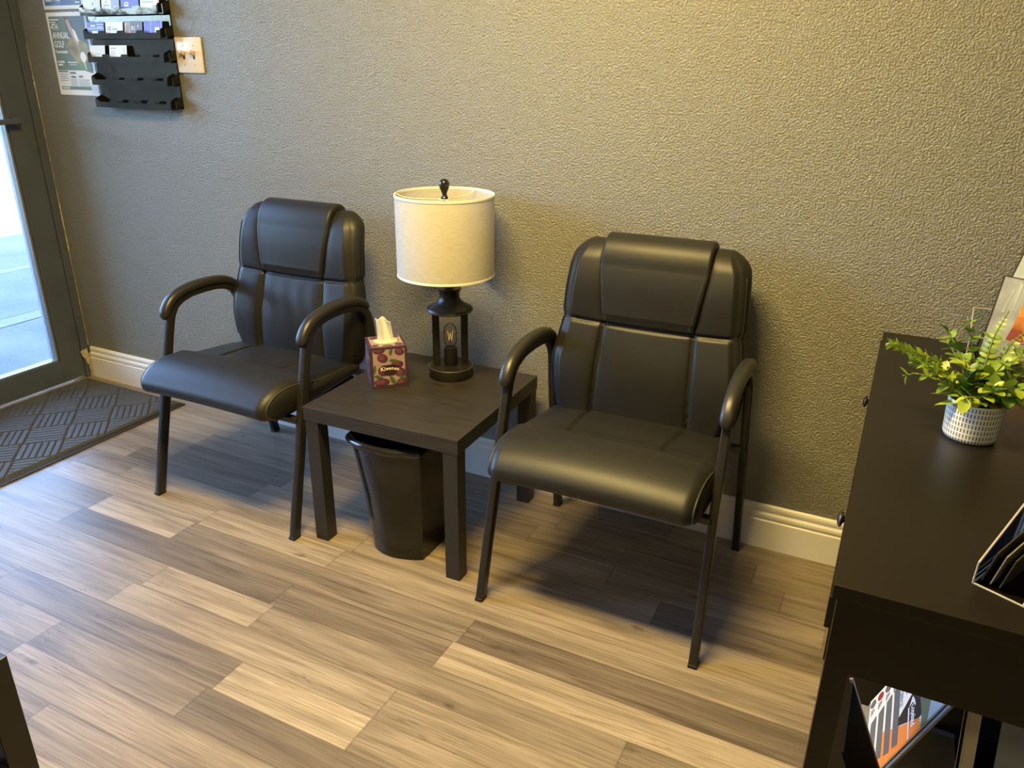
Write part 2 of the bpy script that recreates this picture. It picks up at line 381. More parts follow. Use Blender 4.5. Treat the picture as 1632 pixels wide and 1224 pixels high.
# ragged caulk line and the paint chip in the corner
bm = bmesh.new(); rr = random.Random(11); zs = [BH + .004 + i * .012 for i in range(115)]
prev = None
for z in zs:
    wv = .0010 + .0022 * rr.random() + (.007 * max(0, math.sin(z * 9 + 1.2)) * rr.random() if z < 1.4 else 0)
    a_, b_ = bm.verts.new((.0045, -.0015 - wv * .6, z)), bm.verts.new((.004 + wv * .9, -.0015, z))
    if prev: bm.faces.new((prev[0], a_, b_, prev[1]))
    prev = (a_, b_)
struct(link('trim_2', bm, M_caulk))
bm = bmesh.new()
pl_ = [(-.052, .135), (-.045, .143), (-.030, .143), (-.018, .146), (-.014, .12), (-.009, .118), (-.004, .06), (-.002, .02), (-.006, .001), (-.020, .001), (-.018, .03), (-.022, .045), (-.018, .06), (-.030, .07), (-.034, .095), (-.046, .11)]
vsA = [bm.verts.new((.006, y, z)) for y, z in pl_]; vsB = [bm.verts.new((.012, y, z)) for y, z in pl_]
bm.faces.new(vsA[::-1]); bm.faces.new(vsB)
for i in range(len(pl_)): j = (i + 1) % len(pl_); bm.faces.new((vsA[i], vsA[j], vsB[j], vsB[i]))
struct(link('trim_3', bm, M_caulk))
# outside ground
def pavement():
    m = bpy.data.materials.new('exposed_concrete'); m.use_nodes = True; n = m.node_tree; b = n.nodes['Principled BSDF']; L = n.links.new; N = n.nodes.new
    tc = N('ShaderNodeTexCoord'); a = N('ShaderNodeTexNoise'); a.inputs['Scale'].default_value = 90; a.inputs['Detail'].default_value = 4
    c = N('ShaderNodeTexNoise'); c.inputs['Scale'].default_value = 2.5; c.inputs['Detail'].default_value = 5
    L(tc.outputs['Object'], a.inputs['Vector']); L(tc.outputs['Object'], c.inputs['Vector'])
    r = N('ShaderNodeValToRGB'); r.color_ramp.elements[0].position = .35; r.color_ramp.elements[0].color = (.058, .062, .064, 1); r.color_ramp.elements[1].position = .65; r.color_ramp.elements[1].color = (.12, .12, .118, 1)
    mx = N('ShaderNodeMath'); mx.operation = 'MULTIPLY_ADD'; mx.inputs[1].default_value = .5; mh = N('ShaderNodeMath'); mh.operation = 'MULTIPLY'; mh.inputs[1].default_value = .5
    L(c.outputs[0], mh.inputs[0]); L(a.outputs[0], mx.inputs[0]); L(mh.outputs[0], mx.inputs[2]); L(mx.outputs[0], r.inputs[0]); L(r.outputs[0], b.inputs['Base Color'])
    b.inputs['Roughness'].default_value = .85
    return m
M_pave = pavement(); M_smooth = mat('smooth_concrete_band', (.125, .125, .122), .8, vary=.1, vscale=12); M_joint = mat('pavement_joint', (.04, .04, .045), .9)
struct(boxobj('ground', (-30, -.10, -20, 25, -.14, -.02), M_pave))
bm = bmesh.new()
for xa, xb in ((-1.36, -1.20), (-2.62, -2.46)): box(bm, xa, xb, -8, 12, -.0205, -.0185)
struct(link('trim_5', bm, M_smooth))
bm = bmesh.new()
box(bm, -2.60, -2.592, -8, 12, -.019, -.0178); box(bm, -1.20, -1.194, -8, 12, -.019, -.0178); box(bm, -1.36, -1.354, -8, 12, -.019, -.0178)
struct(link('trim_6', bm, M_joint))

# added unseen block across the lot, giving the card rack dark blotchy reflections
M_far = mat('dark_reflection_block', (.03, .035, .03), .8, vary=.9, vscale=.9)
struct(boxobj('reflection_block', (-16, -14.5, -24, 25, -.02, 2.6), M_far))

# ceiling lamps (above the frame)
M_glow = mat('lamp_diffuser', (.9, .85, .75), .5, emit=((1, .74, .40), 6))
for i, (x, y, pw, sz) in enumerate(LAMPS):
    t = thing('ceiling_light', ['flat ceiling panel light above the side table', 'flat ceiling panel light behind the viewer over the cabinet side', 'flat ceiling panel light near the shop windows'][i], 'light', (x, y, ZC))
    bm = bmesh.new()
    for q in ((-.62, .62, -.19, -.15), (-.62, .62, .15, .19), (-.62, -.575, -.15, .15), (.575, .62, -.15, .15), (-.575, .575, -.15, .15)): box(bm, *q, -.05 if q[2:] != (-.15, .15) or abs(q[0]) > .6 or q[1] > .6 else -.02, -.0005)
    link('lamp_housing', bm, M_trim, t)
    boxobj('diffuser', (-.574, .574, -.149, .149, -.045, -.040), M_glow, t)

# ------------------------------------------------------------------ chairs
def gauss(d, s): return math.exp(-(d / s) ** 2)
def lerp(a, b, t): return a + (b - a) * t
def pw(tab, x):
    xs_ = [a for a, _ in tab]; x = min(max(x, xs_[0]), xs_[-1])
    for i in range(len(tab) - 1):
        if x <= xs_[i + 1]:
            (x1, p1), (x2, p2) = tab[i], tab[i + 1]
            m1 = (p2 - tab[i - 1][1]) / (x2 - tab[i - 1][0]) if i else (p2 - p1) / (x2 - x1)
            m2 = (tab[i + 2][1] - p1) / (tab[i + 2][0] - x1) if i + 2 < len(tab) else (p2 - p1) / (x2 - x1)
            h = x2 - x1; t = (x - x1) / h
            return (2 * t ** 3 - 3 * t * t + 1) * p1 + (t ** 3 - 2 * t * t + t) * h * m1 + (3 * t * t - 2 * t ** 3) * p2 + (t ** 3 - t * t) * h * m2
    return tab[-1][1]

SEAM_Z = .760
def back_front_y(z):    # local y of the front face of the back
    return pw([(.44, -.190), (.60, -.185), (.76, -.148), (.88, -.130), (1.0, -.092)], z)
def back_half_w(z):
    return pw([(.43, .262), (.52, .286), (.63, .295), (.74, .279), (.765, .279), (.88, .272), (.95, .260), (1.0, .225)], z)

def make_chair(label):
    t = thing('guest_chair', label, 'chair', group='leather guest chairs along the wall')
    # ---- seat
    bm = bmesh.new(); rings = []
    K = 150
    # closed (y,z) outline of the seat, from the rear bottom forward along the top and back underneath
    top = catmull([(-.165, .468), (-.27, .479), (-.38, .490), (-.46, .512), (-.54, .520), (-.605, .503), (-.645, .468), (-.642, .433), (-.605, .415), (-.55, .411)], 14)
    botm = catmull([(-.55, .411), (-.4, .42), (-.25, .425), (-.165, .43), (-.155, .45), (-.165, .468)], 6)[1:-1]
    prof = [Vector(p) for p in top + botm]
    nT = len(top)
    cy = -.40; cz = .455
    NS = 96
    for i in range(NS + 1):
        s = -1 + 2 * i / NS
        # even spacing, denser at the ends
        s = math.sin(s * PI / 2) * .35 + s * .65
        x = s * .300
        e = max(0, (abs(s) - .86) / .14); sh = math.sqrt(max(0, 1 - e * e)) if e < 1 else 0
        sh = max(sh, .02)
        ring = []
        for k, p in enumerate(prof):
            y, z = p
            rear = max(0, min(1, (y + .42) / .26))        # seat narrows towards the back
            wx = x * (1 - .07 * rear)
            if y < -.45: wx = x * (1 - .035 * min(1, (-.45 - y) / .2))
            isT = k < nT
            if isT:
                crown = (1 - (abs(s)) ** 2.2)
                z += .012 * crown * (1 - .5 * max(0, min(1, (-.52 - y) / .12)))
                # seams: across at y=-.415, lengthwise behind it at x=+-.135
                z -= .010 * gauss(y + .418, .006)
                if y > -.41: z -= .010 * gauss(abs(wx) - (.135 + .02 * rear), .005); z += .004 * math.sin(min(1, (y + .41) / -.0 if False else abs(y + .41) / .2) * PI)
                z += .006 * gauss(y + .455, .03)
            zz = cz + (z - cz) * (.25 + .75 * sh); yy = y if True else y
            if y < -.56: yy = -.56 + (y + .56) * (.15 + .85 * sh)
            ring.append((wx, yy, zz))
        rings.append(ring)
    loft(bm, rings)
    seat = link('seat', bm, M_leather, t, True)
    # seat base shell below the cushion
    bm = bmesh.new(); box(bm, -.265, .265, -.58, -.17, .402, .425, bev=.008); link('seat_base', bm, M_metal, t, True, 40)
    # piping on both ends of the seat cushion
    for sx in (-1, 1):
        bm = bmesh.new(); pts = []
        for p in top[6:-6]:
            y, z = p; rear = max(0, min(1, (y + .42) / .26)); w_ = .291 * (1 - .07 * rear) if y > -.45 else .291 * (1 - .035 * min(1, (-.45 - y) / .2))
            pts.append((sx * (w_ - .004), y * 1.0 if y > -.56 else -.56 + (y + .56) * .80, cz + (z - cz) * .80 + .001))
        tube(bm, pts, .0028, 6); link('piping', bm, M_stitch, seat, True)
    # ---- backrest: stacked rounded sections
    bm = bmesh.new(); rings = []
    NZ = 130; zA, zB = .435, .990
    for i in range(NZ + 1):
        u = i / NZ; u = .5 - .5 * math.cos(PI * u) if False else u
        z = lerp(zA, zB, u)
        eT = max(0, (z - .935) / (zB - .935)); eB = max(0, (.475 - z) / (.475 - zA))
        rT = math.sqrt(max(0, 1 - eT * eT)); rB = math.sqrt(max(0, 1 - eB * eB)); rr_ = max(.06, min(rT, rB))
        w_ = back_half_w(z); yf = back_front_y(z); th = .082 if z > .735 else lerp(.10, .085, (z - .44) / .3)
        yb = yf + th; ym = (yf + yb) / 2; hd = th / 2 * rr_
        w_ = w_ - (1 - rr_) * .03
        rad = min(hd * .98, .038)
        ring = []
        NF = 90
        # front face from -w to w (towards -y), then around the back
        for k in range(NF + 1):
            xx = lerp(-w_ + rad, w_ - rad, k / NF); y = ym - hd
            up = z > SEAM_Z
            cxs = lerp(.138, .16, (z - SEAM_Z) / .25) if up else lerp(.152, .138, (z - .44) / .3)
            a = abs(xx)
            # puff of the three panels
            puff = 0
            pz = abs(math.sin(PI * min(1, max(0, (z - SEAM_Z) / (.99 - SEAM_Z))))) ** .5 if up else abs(math.sin(PI * min(1, max(0, (z - .42) / (SEAM_Z - .42))))) ** .5
            if a < cxs: puff = .010 * (1 - (a / cxs) ** 4) * pz
            else: puff = .010 * (1 - (2 * (a - cxs) / (w_ - cxs) - 1) ** 4) * pz + .004
            y -= puff * rr_
            seam_z_here = SEAM_Z - .010 * (1 - (xx / .28) ** 2)
            y += .009 * gauss(z - seam_z_here, .005) * rr_ + .010 * gauss(a - cxs, .005) * rr_ * (1 if not up else .6)
            # soft creases in the leather
            if not up and a < .12: y += .0007 * math.sin(xx * 90 + math.sin(z * 20) * 2) * gauss(z - .66, .07)
            ring.append((xx, y, z))
        for j in range(1, 9):
            a_ = -PI / 2 + PI / 2 * j / 8; ring.append((w_ - rad + rad * math.cos(a_), ym - hd + rad + rad * math.sin(a_), z))
        for j in range(0, 9):
            a_ = PI / 2 * j / 8; ring.append((w_ - rad + rad * math.cos(a_), ym + hd - rad + rad * math.sin(a_), z))
        for j in range(0, 9):
            a_ = PI / 2 + PI / 2 * j / 8; ring.append((-w_ + rad + rad * math.cos(a_), ym + hd - rad + rad * math.sin(a_), z))
        for j in range(0, 8):
            a_ = PI + PI / 2 * j / 8; ring.append((-w_ + rad + rad * math.cos(a_), ym - hd + rad + rad * math.sin(a_), z))
        # notch of the outline at the cross seam
        nk = 1 - .022 * gauss(z - SEAM_Z, .012)
        ring = [(q[0] * nk, q[1], q[2]) for q in ring]
        rings.append(ring)
    loft(bm, rings)
    back = link('backrest', bm, M_leather, t, True)
    # raised headrest panel folded over the top
    path = []
    for i in range(15):
        z = lerp(SEAM_Z + .002, .925, i / 14); path.append((back_front_y(z) - .006, z))
    path += [(-.117, .950), (-.106, .972), (-.088, .989), (-.064, .997), (-.040, .991), (-.026, .972), (-.022, .94), (-.022, .90)]
    path = catmull(path, 4)
    def hsec(u):
        hw = lerp(.137, .161, min(1, u / .6)); th = .013 * min(1, .3 + u * 8)
        if u > .9: th *= .8
        sec = []
        for (a_, b_) in rrect(hw, th, min(.010, th * .95), 6): sec.append((a_, b_))
        return sec
    bm = bmesh.new(); sweep_yz(bm, path, hsec); hp = link('headrest_panel', bm, M_leather, back, True, 60)
    for sx in (-1, 1):      # double topstitching of the panel
        bm = bmesh.new()
        pts = []
        for i, p in enumerate(path[2:-18]):
            u = i / (len(path) - 1); hw = lerp(.137, .161, min(1, u / .6)); pts.append(Vector((sx * (hw - .012), p[0] - .0133, p[1])))
        L_ = 0
        for a_, b_ in zip(pts[:-1], pts[1:]):
            tube(bm, [a_.lerp(b_, .15), a_.lerp(b_, .75)], .0011, 5)
        link('stitching', bm, M_stitch, back, True)
        # side seam piping of the back cushion
        bm = bmesh.new(); pts = []
        for i in range(50):
            z = lerp(.50, .925, i / 49); pts.append((sx * (back_half_w(z) * (1 - .022 * gauss(z - SEAM_Z, .012)) - .008), back_front_y(z) + .0125, z))
        tube(bm, pts, .0026, 6); link('piping', bm, M_leather, back, True)
    # plastic shell of the back
    bm = bmesh.new(); box(bm, -.20, .20, -.105, -.085, .42, .72, bev=.008, M=Matrix.Identity(4)); link('back_bracket', bm, M_metal, t, True, 40)
    # ---- frame, left and right
    front = catmull([(-.605, .006), (-.566, .17), (-.525, .335), (-.487, .50), (-.462, .60), (-.447, .645), (-.418, .680), (-.36, .700), (-.29, .704)], 6)
    rear = catmull([(-.29, .704), (-.22, .699), (-.165, .680), (-.130, .640), (-.118, .585), (-.110, .52), (-.085, .39), (-.045, .20), (-.003, .006)], 6)
    for sx in (-1, 1):
        for nm, pth in (('leg', front), ('leg', rear)):
            bm = bmesh.new(); sweep_yz(bm, pth, rrect(.0115, .0165, .004, 3), sx * .3165)
            for v_ in bm.verts: v_.co.x -= sx * .011 * min(1, v_.co.z / .64)
            lg = link(nm, bm, M_metal, t, True, 35)
            fy = pth[0][0] if nm and pth is front else pth[-1][0]
            boxobj('rubber_foot', (sx * .3165 - .0122, sx * .3165 + .0122, fy - .018, fy + .016, 0, .011), M_rubber, lg, bev=.002)
        pad = catmull([(-.478, .630), (-.462, .668), (-.425, .700), (-.36, .717), (-.28, .721), (-.20, .712), (-.150, .690), (-.130, .668)], 6)
        def psec(u):
            e = min(1, math.sqrt(max(0, 1 - max(0, (.10 - u) / .10) ** 2)), math.sqrt(max(0, 1 - max(0, (u - .93) / .07) ** 2)))
            e = max(e, .08); wv = (.0195 if u < .5 else lerp(.0195, .0165, (u - .5) / .5)) * e; hv = .0175 * e
            return [(a_, b_) for a_, b_ in rrect(wv, hv, hv * .92, 6)]
        bm = bmesh.new(); sweep_yz(bm, pad, psec, sx * .3165 - sx * .011); link('armrest', bm, M_armpad, t, True)
        # side bar of the underframe
    bm = bmesh.new()
    bm.free()
    boxobj('crossbar', (-.306, .306, -.535, -.510, .385, .405), M_metal, t, bev=.003); boxobj('crossbar', (-.306, .306, -.125, -.100, .40, .42), M_metal, t, bev=.003)
    # a care tag hanging under the seat front
    return t

def copy_tree(o, parent=None):
    c = o.copy(); COL.objects.link(c); c.parent = parent
    for ch in [k for k in bpy.data.objects if k.parent == o]: copy_tree(ch, c)
    return c
chair = make_chair('black leather guest chair right of the side table, lit warm from above')
chair.location = (2.9025, -.062, 0)
chair2 = copy_tree(chair); chair2.location = (1.580, -.074, 0); chair.rotation_euler.z = math.radians(1.3)
chair2['label'] = 'black leather guest chair left of the side table, next to the ribbed door mat'

# ------------------------------------------------------------------ side table
TL, TD, TH, TS, TG = .55, .5664, .4799, .047, .052
t = thing('side_table', 'square black-brown side table carrying the lamp and the tissue box', 'table', (2.50512327, -.634580703, 0), .0233536294)
boxobj('table_top', (-TL, 0, 0, TD, TH - TS, TH), M_lack, t, bev=.0015)
for lx in (-TL, -TG):
    for ly in (0, TD - TG):
        x0 = lx + (.003 if lx < -.1 else 0); 
        boxobj('leg', (x0 + .001, x0 + TG - .003, ly + .002, ly + TG - .002, 0, TH - TS), mat('black_brown_foil', (.021, .0185, .016), .45, bump=(200, .05, .0003)), t, bev=.0012)
TZ = TH

# ------------------------------------------------------------------ waste basket under the table
t = thing('waste_basket', 'glossy black plastic waste basket under the side table', 'basket', (0, 0, 0))
def can_outline(x0, x1, yf, yb, bulge, r=.014):
    # bowed front, flat sides; counter-clockwise
    pts = []
    n = 26
    for i in range(n + 1):
        s = i / n; pts.append((lerp(x0 + .004, x1, s), yf - bulge * math.sin(PI * (s ** .85)) ** .8 if 0 < s < 1 else yf))
    for i in range(1, 9): pts.append((x1, lerp(yf, yb, i / 9)))
    for i in range(n + 1):
        s = i / n; pts.append((lerp(x1 - .01, x0 + .01, s), yb + bulge * .5 * math.sin(PI * s) if 0 < s < 1 else yb))
    for i in range(1, 9): pts.append((x0, lerp(yb, yf, i / 9)))
    return pts
def can_ring(z, grow=0):
    u = z / .396; e = u ** 1.25
    return [(x, y, z) for x, y in can_outline(lerp(2.150, 2.088, e) - grow, lerp(2.343, 2.352, e) + grow, lerp(-.588, -.598, e) - grow, lerp(-.43, -.36, e) + grow, lerp(.034, .040, e))]
bm = bmesh.new(); rings = [can_ring(z) for z in [0.001, .008] + [.008 + .376 * i / 14 for i in range(1, 15)]]
inner = [[(lerp(x, 2.22, .03), lerp(y, -.49, .03), z + .0) for x, y, z in r] for r in rings[::-1]][:-1]
inner += [[(x, y, .012) for x, y, z in inner[-1]]]
loft(bm, rings + inner); link('basket_body', bm, M_can, t, True, 50)
bm = bmesh.new()
loft(bm, [can_ring(.369, .002), can_ring(.370, .005), can_ring(.374, .006), can_ring(.376, .008), can_ring(.380, .011), can_ring(.388, .012), can_ring(.395, .008), can_ring(.398, .001), can_ring(.396, -.004), can_ring(.379, -.006), can_ring(.369, -.004), can_ring(.369, .002)], cap=False)
link('basket_rim', bm, M_rim, t, True)
boxobj('basket_foot', (2.165, 2.33, -.585, -.44, 0, .004), M_rubber, t)

# ------------------------------------------------------------------ table lamp
def shademat():
    m = bpy.data.materials.new('white_linen_shade'); m.use_nodes = True; n = m.node_tree; n.nodes.clear(); N = n.nodes.new; L = n.links.new
    o = N('ShaderNodeOutputMaterial'); d = N('ShaderNodeBsdfDiffuse'); tr = N('ShaderNodeBsdfTranslucent'); x = N('ShaderNodeMixShader')
    tc = N('ShaderNodeTexCoord'); mp = N('ShaderNodeMapping'); mp.inputs['Scale'].default_value = (30, 30, 420); nz = N('ShaderNodeTexNoise'); nz.inputs['Scale'].default_value = 1.5; nz.inputs['Detail'].default_value = 2
    L(tc.outputs['Object'], mp.inputs[0]); L(mp.outputs[0], nz.inputs['Vector'])
    r = N('ShaderNodeValToRGB'); r.color_ramp.elements[0].position = .3; r.color_ramp.elements[0].color = (.60, .57, .50, 1); r.color_ramp.elements[1].position = .6; r.color_ramp.elements[1].color = (.70, .675, .61, 1)
    L(nz.outputs[0], r.inputs[0]); L(r.outputs[0], d.inputs[0]); L(r.outputs[0], tr.inputs[0]); x.inputs[0].default_value = .38
    L(d.outputs[0], x.inputs[1]); L(tr.outputs[0], x.inputs[2]); L(x.outputs[0], o.inputs[0]); return m
M_shade = shademat()
M_clear = glassmat(); M_clear.name = 'clear_bulb_glass'
for n_ in M_clear.node_tree.nodes:
    if n_.type == 'FRESNEL': n_.inputs[0].default_value = 1.12
    if n_.type == 'BSDF_TRANSPARENT': n_.inputs[0].default_value = (.97, .95, .88, 1)
M_fil = mat('filament_amber', (.75, .5, .15), .3, emit=((1, .6, .15), .5))
LX, LY, R = 2.2249, -.1995, .0749
lamp = thing('table_lamp', 'table lamp with white drum shade and black three-post lantern base', 'lamp', (LX, LY, TZ))
bm = bmesh.new(); lathe(bm, [(0, 0), (R - .001, 0), (R, .002), (R, .033), (R - .003, .038), (0, .038)], 56); link('base', bm, M_lampblk, lamp, True, 35)
M_worn = mat('brushed_bronze_rim', (.16, .14, .11), .35, metal=.5)
bm = bmesh.new(); tube(bm, [(.0742 * math.cos(2 * PI * i / 64), .0742 * math.sin(2 * PI * i / 64), .0362) for i in range(65)], .0011, 6); link('base_rim', bm, M_worn, lamp, True)
bm = bmesh.new(); tube(bm, [(.0766 * math.cos(2 * PI * i / 64), .0766 * math.sin(2 * PI * i / 64), .2345) for i in range(65)], .0012, 6); link('disc_rim', bm, M_worn, lamp, True)
# posts
for a in (math.radians(31), math.radians(211)):
    px_, py_ = .046 * math.cos(a), .052 * math.sin(a); bm = bmesh.new()
    rg = [[(px_ + .0105 * sx_, py_ + .0105 * sy_, z) for sx_, sy_ in ((-1, -1), (1, -1), (1, 1), (-1, 1))] for z in (.037, .232)]
    rg = [[(px_ + u * math.cos(a) - v * math.sin(a), py_ + u * math.sin(a) + v * math.cos(a), z) for u, v in rrect(.0120, .0110, .002, 2)] for z in (.037, .232)]
    loft(bm, rg); link('post', bm, M_lampblk, lamp, True, 30)
bm = bmesh.new(); lathe(bm, [(0, .228), (.070, .228), (.076, .231), (.0775, .2375), (.075, .242), (.066, .246), (.052, .253), (.040, .263), (.034, .274), (.033, .286), (.036, .298), (.0395, .303), (.0395, .308), (.020, .309), (.016, .312), (.016, .335), (0, .335)], 56); link('upper_disc', bm, M_lampblk, lamp, True, 30)
bm = bmesh.new(); lathe(bm, [(.0165, .037), (.0215, .037), (.0225, .04), (.0225, .095), (.0215, .100), (.012, .100), (0, .098)], 32); link('bulb_socket', bm, M_lampblk, lamp, True, 35)
bm = bmesh.new(); lathe(bm, [(.010, .099), (.013, .104), (.020, .116), (.0225, .128), (.0225, .155), (.020, .170), (.013, .180), (.006, .184), (0.0005, .185)], 32); bulb = link('bulb', bm, M_clear, lamp, True)
bm = bmesh.new()
fd = Vector((math.cos(.5), math.sin(.5), 0))
fz = [(-.0085, .157), (-.0045, .124), (0, .150), (.0045, .124), (.0085, .157)]
for (a_, za), (b_, zb) in zip(fz[:-1], fz[1:]): tube(bm, [fd * a_ + Vector((0, 0, za)), fd * b_ + Vector((0, 0, zb))], .0011, 6)
link('filament', bm, M_fil, bulb, True)
bm = bmesh.new(); tube(bm, [(0, 0, .100), (0, 0, .126)], .003, 8); tube(bm, [(0, 0, .125), (0, 0, .165)], .0008, 6); link('bulb_stem', bm, M_clear, bulb, True)
SX, SY = -.013, .004
def rim(z, r0, r1): return [(r0, z), (r1, z)]
bm = bmesh.new()
lathe(bm, [(.1580, .352), (.1587, .352), (.1590, .356), (.1584, .480), (.1579, .606), (.1575, .6095), (.1560, .6095), (.1560, .606), (.1565, .480), (.1571, .356), (.1580, .352)], 96, (SX, SY, 0), cap=False)
sh_ = link('lamp_shade', bm, M_shade, lamp, True, 50)
M_trimtape = mat('shade_edge_tape', (.78, .74, .66), .7)
for zc in (.354, .6065):
    bm = bmesh.new(); lathe(bm, [(.1594, zc - .004), (.1598, zc), (.1592, zc + .0035), (.1558, zc + .0035), (.1556, zc - .004), (.1594, zc - .004)], 96, (SX, SY, 0), cap=False)
    link('edge_tape', bm, M_trimtape, sh_, True, 60)
M_wire = mat('white_spider_wire', (.7, .66, .55), .4)
bm = bmesh.new()
tube(bm, [(SX, SY, .335), (SX, SY, .607)], .004, 8)
for k in range(3):
    a = math.radians(200 + 120 * k); d = Vector((math.cos(a), math.sin(a), 0))
    tube(bm, [Vector((SX, SY, .592)) + d * .01, Vector((SX, SY, .592)) + d * .10, Vector((SX, SY, .596)) + d * .135, Vector((SX, SY, .606)) + d * .156], .0016, 6)
tube(bm, [Vector((SX, SY, .592)) + Vector((.018 * math.cos(i * PI / 8), .018 * math.sin(i * PI / 8), 0)) for i in range(17)], .002, 6)
link('shade_spider', bm, M_wire, lamp, True)
bm = bmesh.new(); lathe(bm, [(0, .594), (.011, .594), (.0125, .598), (.0085, .604), (.0075, .610), (.010, .617), (.0148, .626), (.0168, .636), (.0158, .645), (.011, .652), (.004, .6555), (0, .656)], 28, (SX, SY, 0)); link('finial', bm, M_rim, lamp, True, 50)
# small harp bulb socket inside the shade
bm = bmesh.new(); lathe(bm, [(0, .335), (.018, .335), (.018, .375), (.012, .38), (.013, .39), (.026, .42), (.030, .44), (.026, .46), (.01, .473), (0, .474)], 24, (SX + .0, SY, 0)); link('upper_bulb', bm, mat('frosted_bulb', (.8, .78, .72), .4), lamp, True, 40)

# ------------------------------------------------------------------ tissue box
M_tb_pur = mat('plum_border_print', (.055, .028, .045), .32); M_tb_pink = mat('dusty_pink_print', (.33, .245, .26), .32)
M_tb_plum = mat('plum_fruit_print', (.085, .027, .055), .3); M_tb_plum2 = mat('plum_highlight_print', (.14, .052, .090), .3)
M_tb_green = mat('leaf_green_print', (.065, .10, .045), .3); M_tb_dark = mat('plum_shadow_print', (.035, .015, .025), .3); M_tb_txt = mat('cream_lettering', (.80, .72, .55), .4)
M_tissue = mat('tissue_paper', (.62, .64, .68), .8)
TBM = [M_tb_pur, M_tb_pink, M_tb_plum, M_tb_plum2, M_tb_green, M_tb_dark]
tb = thing('tissue_box', 'cube tissue box printed with plums and leaves, standing on the side table', 'tissue box', (2.066, -.437, TZ), math.radians(43.5))
BW, BHh = .121, .142
bm = bmesh.new(); box(bm, 0, BW, 0, BW, 0, BHh, 0, bev=.0012); link('carton', bm, TBM, tb)
def ell(bm, cx, cz, rx, rz, rot, mi, y, F, n=22):
    c_, s_ = math.cos(rot), math.sin(rot)
    poly(bm, [F(cx + rx * math.cos(a) * c_ - rz * math.sin(a) * s_, cz + rx * math.cos(a) * s_ + rz * math.sin(a) * c_, y) for a in [2 * PI * i / n for i in range(n)]], mi)
def clipbox(u, v): return min(max(u, .009), BW - .009), min(max(v, .011), BHh - .008)
def leaf_poly(bm, cx, cz, L_, w_, rot, mi, y, F):
    pts = [(-.5, 0), (-.3, .35), (0, .5), (.3, .33), (.5, 0), (.3, -.3), (0, -.42), (-.3, -.3)]
    c_, s_ = math.cos(rot), math.sin(rot)
    poly(bm, [F(cx + a * L_ * c_ - b * w_ * s_, cz + a * L_ * s_ + b * w_ * c_, y) for a, b in pts], mi)
def face_art(name, F0, seed, logo):
    F = lambda u, v, d: F0(*clipbox(u, v), d)
    bm = bmesh.new()
    poly(bm, [F0(.009, .011, .0004), F0(BW - .009, .011, .0004), F0(BW - .009, BHh - .008, .0004), F0(.009, BHh - .008, .0004)], 1)
    fr = [(.030, .132, .020, .012, .1), (.040, .105, .018, .015, -.5), (.095, .124, .016, .013, -.3), (.044, .062, .021, .019, .2), (.086, .079, .021, .014, .15), (.096, .052, .020, .016, -.4), (.034, .022, .026, .014, 0), (.098, .018, .018, .013, .3)]
    for i, (u, v, a, b, r) in enumerate(fr):
        ell(bm, u, v, a, b, r, 2, .0006 + i * .00005, F); ell(bm, u - a * .2, v + b * .15, a * .62, b * .6, r, 3, .0010 + i * .00003, F)
    for i, (u, v, L_, w_, r) in enumerate([(.068, .128, .034, .012, 1.35), (.078, .093, .038, .013, -.25), (.012, .068, .034, .012, 1.4), (.070, .025, .042, .016, -1.1), (.024, .042, .034, .012, -.3), (.100, .036, .034, .012, -.6)]):
        leaf_poly(bm, u, v, L_, w_, r, 4, .0014 + i * .00003, F)
    if logo: ell(bm, .063, .068, .032, .014, .02, 5, .0017, F); ell(bm, .063, .058, .022, .014, .02, 5, .00172, F)
    return link(name, bm, TBM, tb)
face_art('printed_panel', lambda u, v, d: (u, -d, v), 1, True)
face_art('printed_panel', lambda u, v, d: (-d, BW - u, v), 2, False)
face_art('printed_panel', lambda u, v, d: (BW + d, u, v), 3, False)
bm = bmesh.new()
poly(bm, [(.009, .009, BHh + .0004), (BW - .009, .009, BHh + .0004), (BW - .009, BW - .009, BHh + .0004), (.009, BW - .009, BHh + .0004)], 1)
for i, (u, v, a, b, r) in enumerate([(.022, .022, .013, .010, .2), (.098, .022, .014, .011, -.2), (.026, .098, .016, .011, .4), (.1, .1, .01, .01, 0), (.06, .016, .018, .007, 0)]): ell(bm, u, v, a, b, r, 2, BHh + .0006 + i * .0001, lambda u, v, d: (u, v, d))
for i, (u, v, L_, w_, r) in enumerate([(.03, .062, .04, .013, 1.2), (.098, .062, .035, .013, 1.5)]): leaf_poly(bm, u, v, L_, w_, r, 4, BHh + .0012, lambda u, v, d: (u, v, d))
link('printed_panel', bm, TBM, tb)
M_film = mat('slot_film', (.62, .58, .42), .3)
bm = bmesh.new(); poly(bm, [(BW / 2 + .040 * math.cos(a), BW / 2 + .030 * math.sin(a), BHh + .0016) for a in [2 * PI * i / 28 for i in range(28)]]); link('tissue_slot', bm, M_film, tb)
# lettering on the front, following a slight arc
for i, ch in enumerate('Kleenex'):
    u = (.032, .0445, .0495, .0580, .0665, .0755, .0840)[i]; v = .0610 + .0035 * math.sin(PI * i / 6); rot = (.5 - i / 6) * .45 * .5
    Mx = Matrix.Translation((u, -.0021, v)) @ Matrix.Rotation(PI / 2, 4, 'X') @ Matrix.Rotation(rot, 4, 'Z')
    text_mesh('lettering', ch, .0165 if i else .0195, M_tb_txt, tb, Mx, bold=.0005, xs=.95)
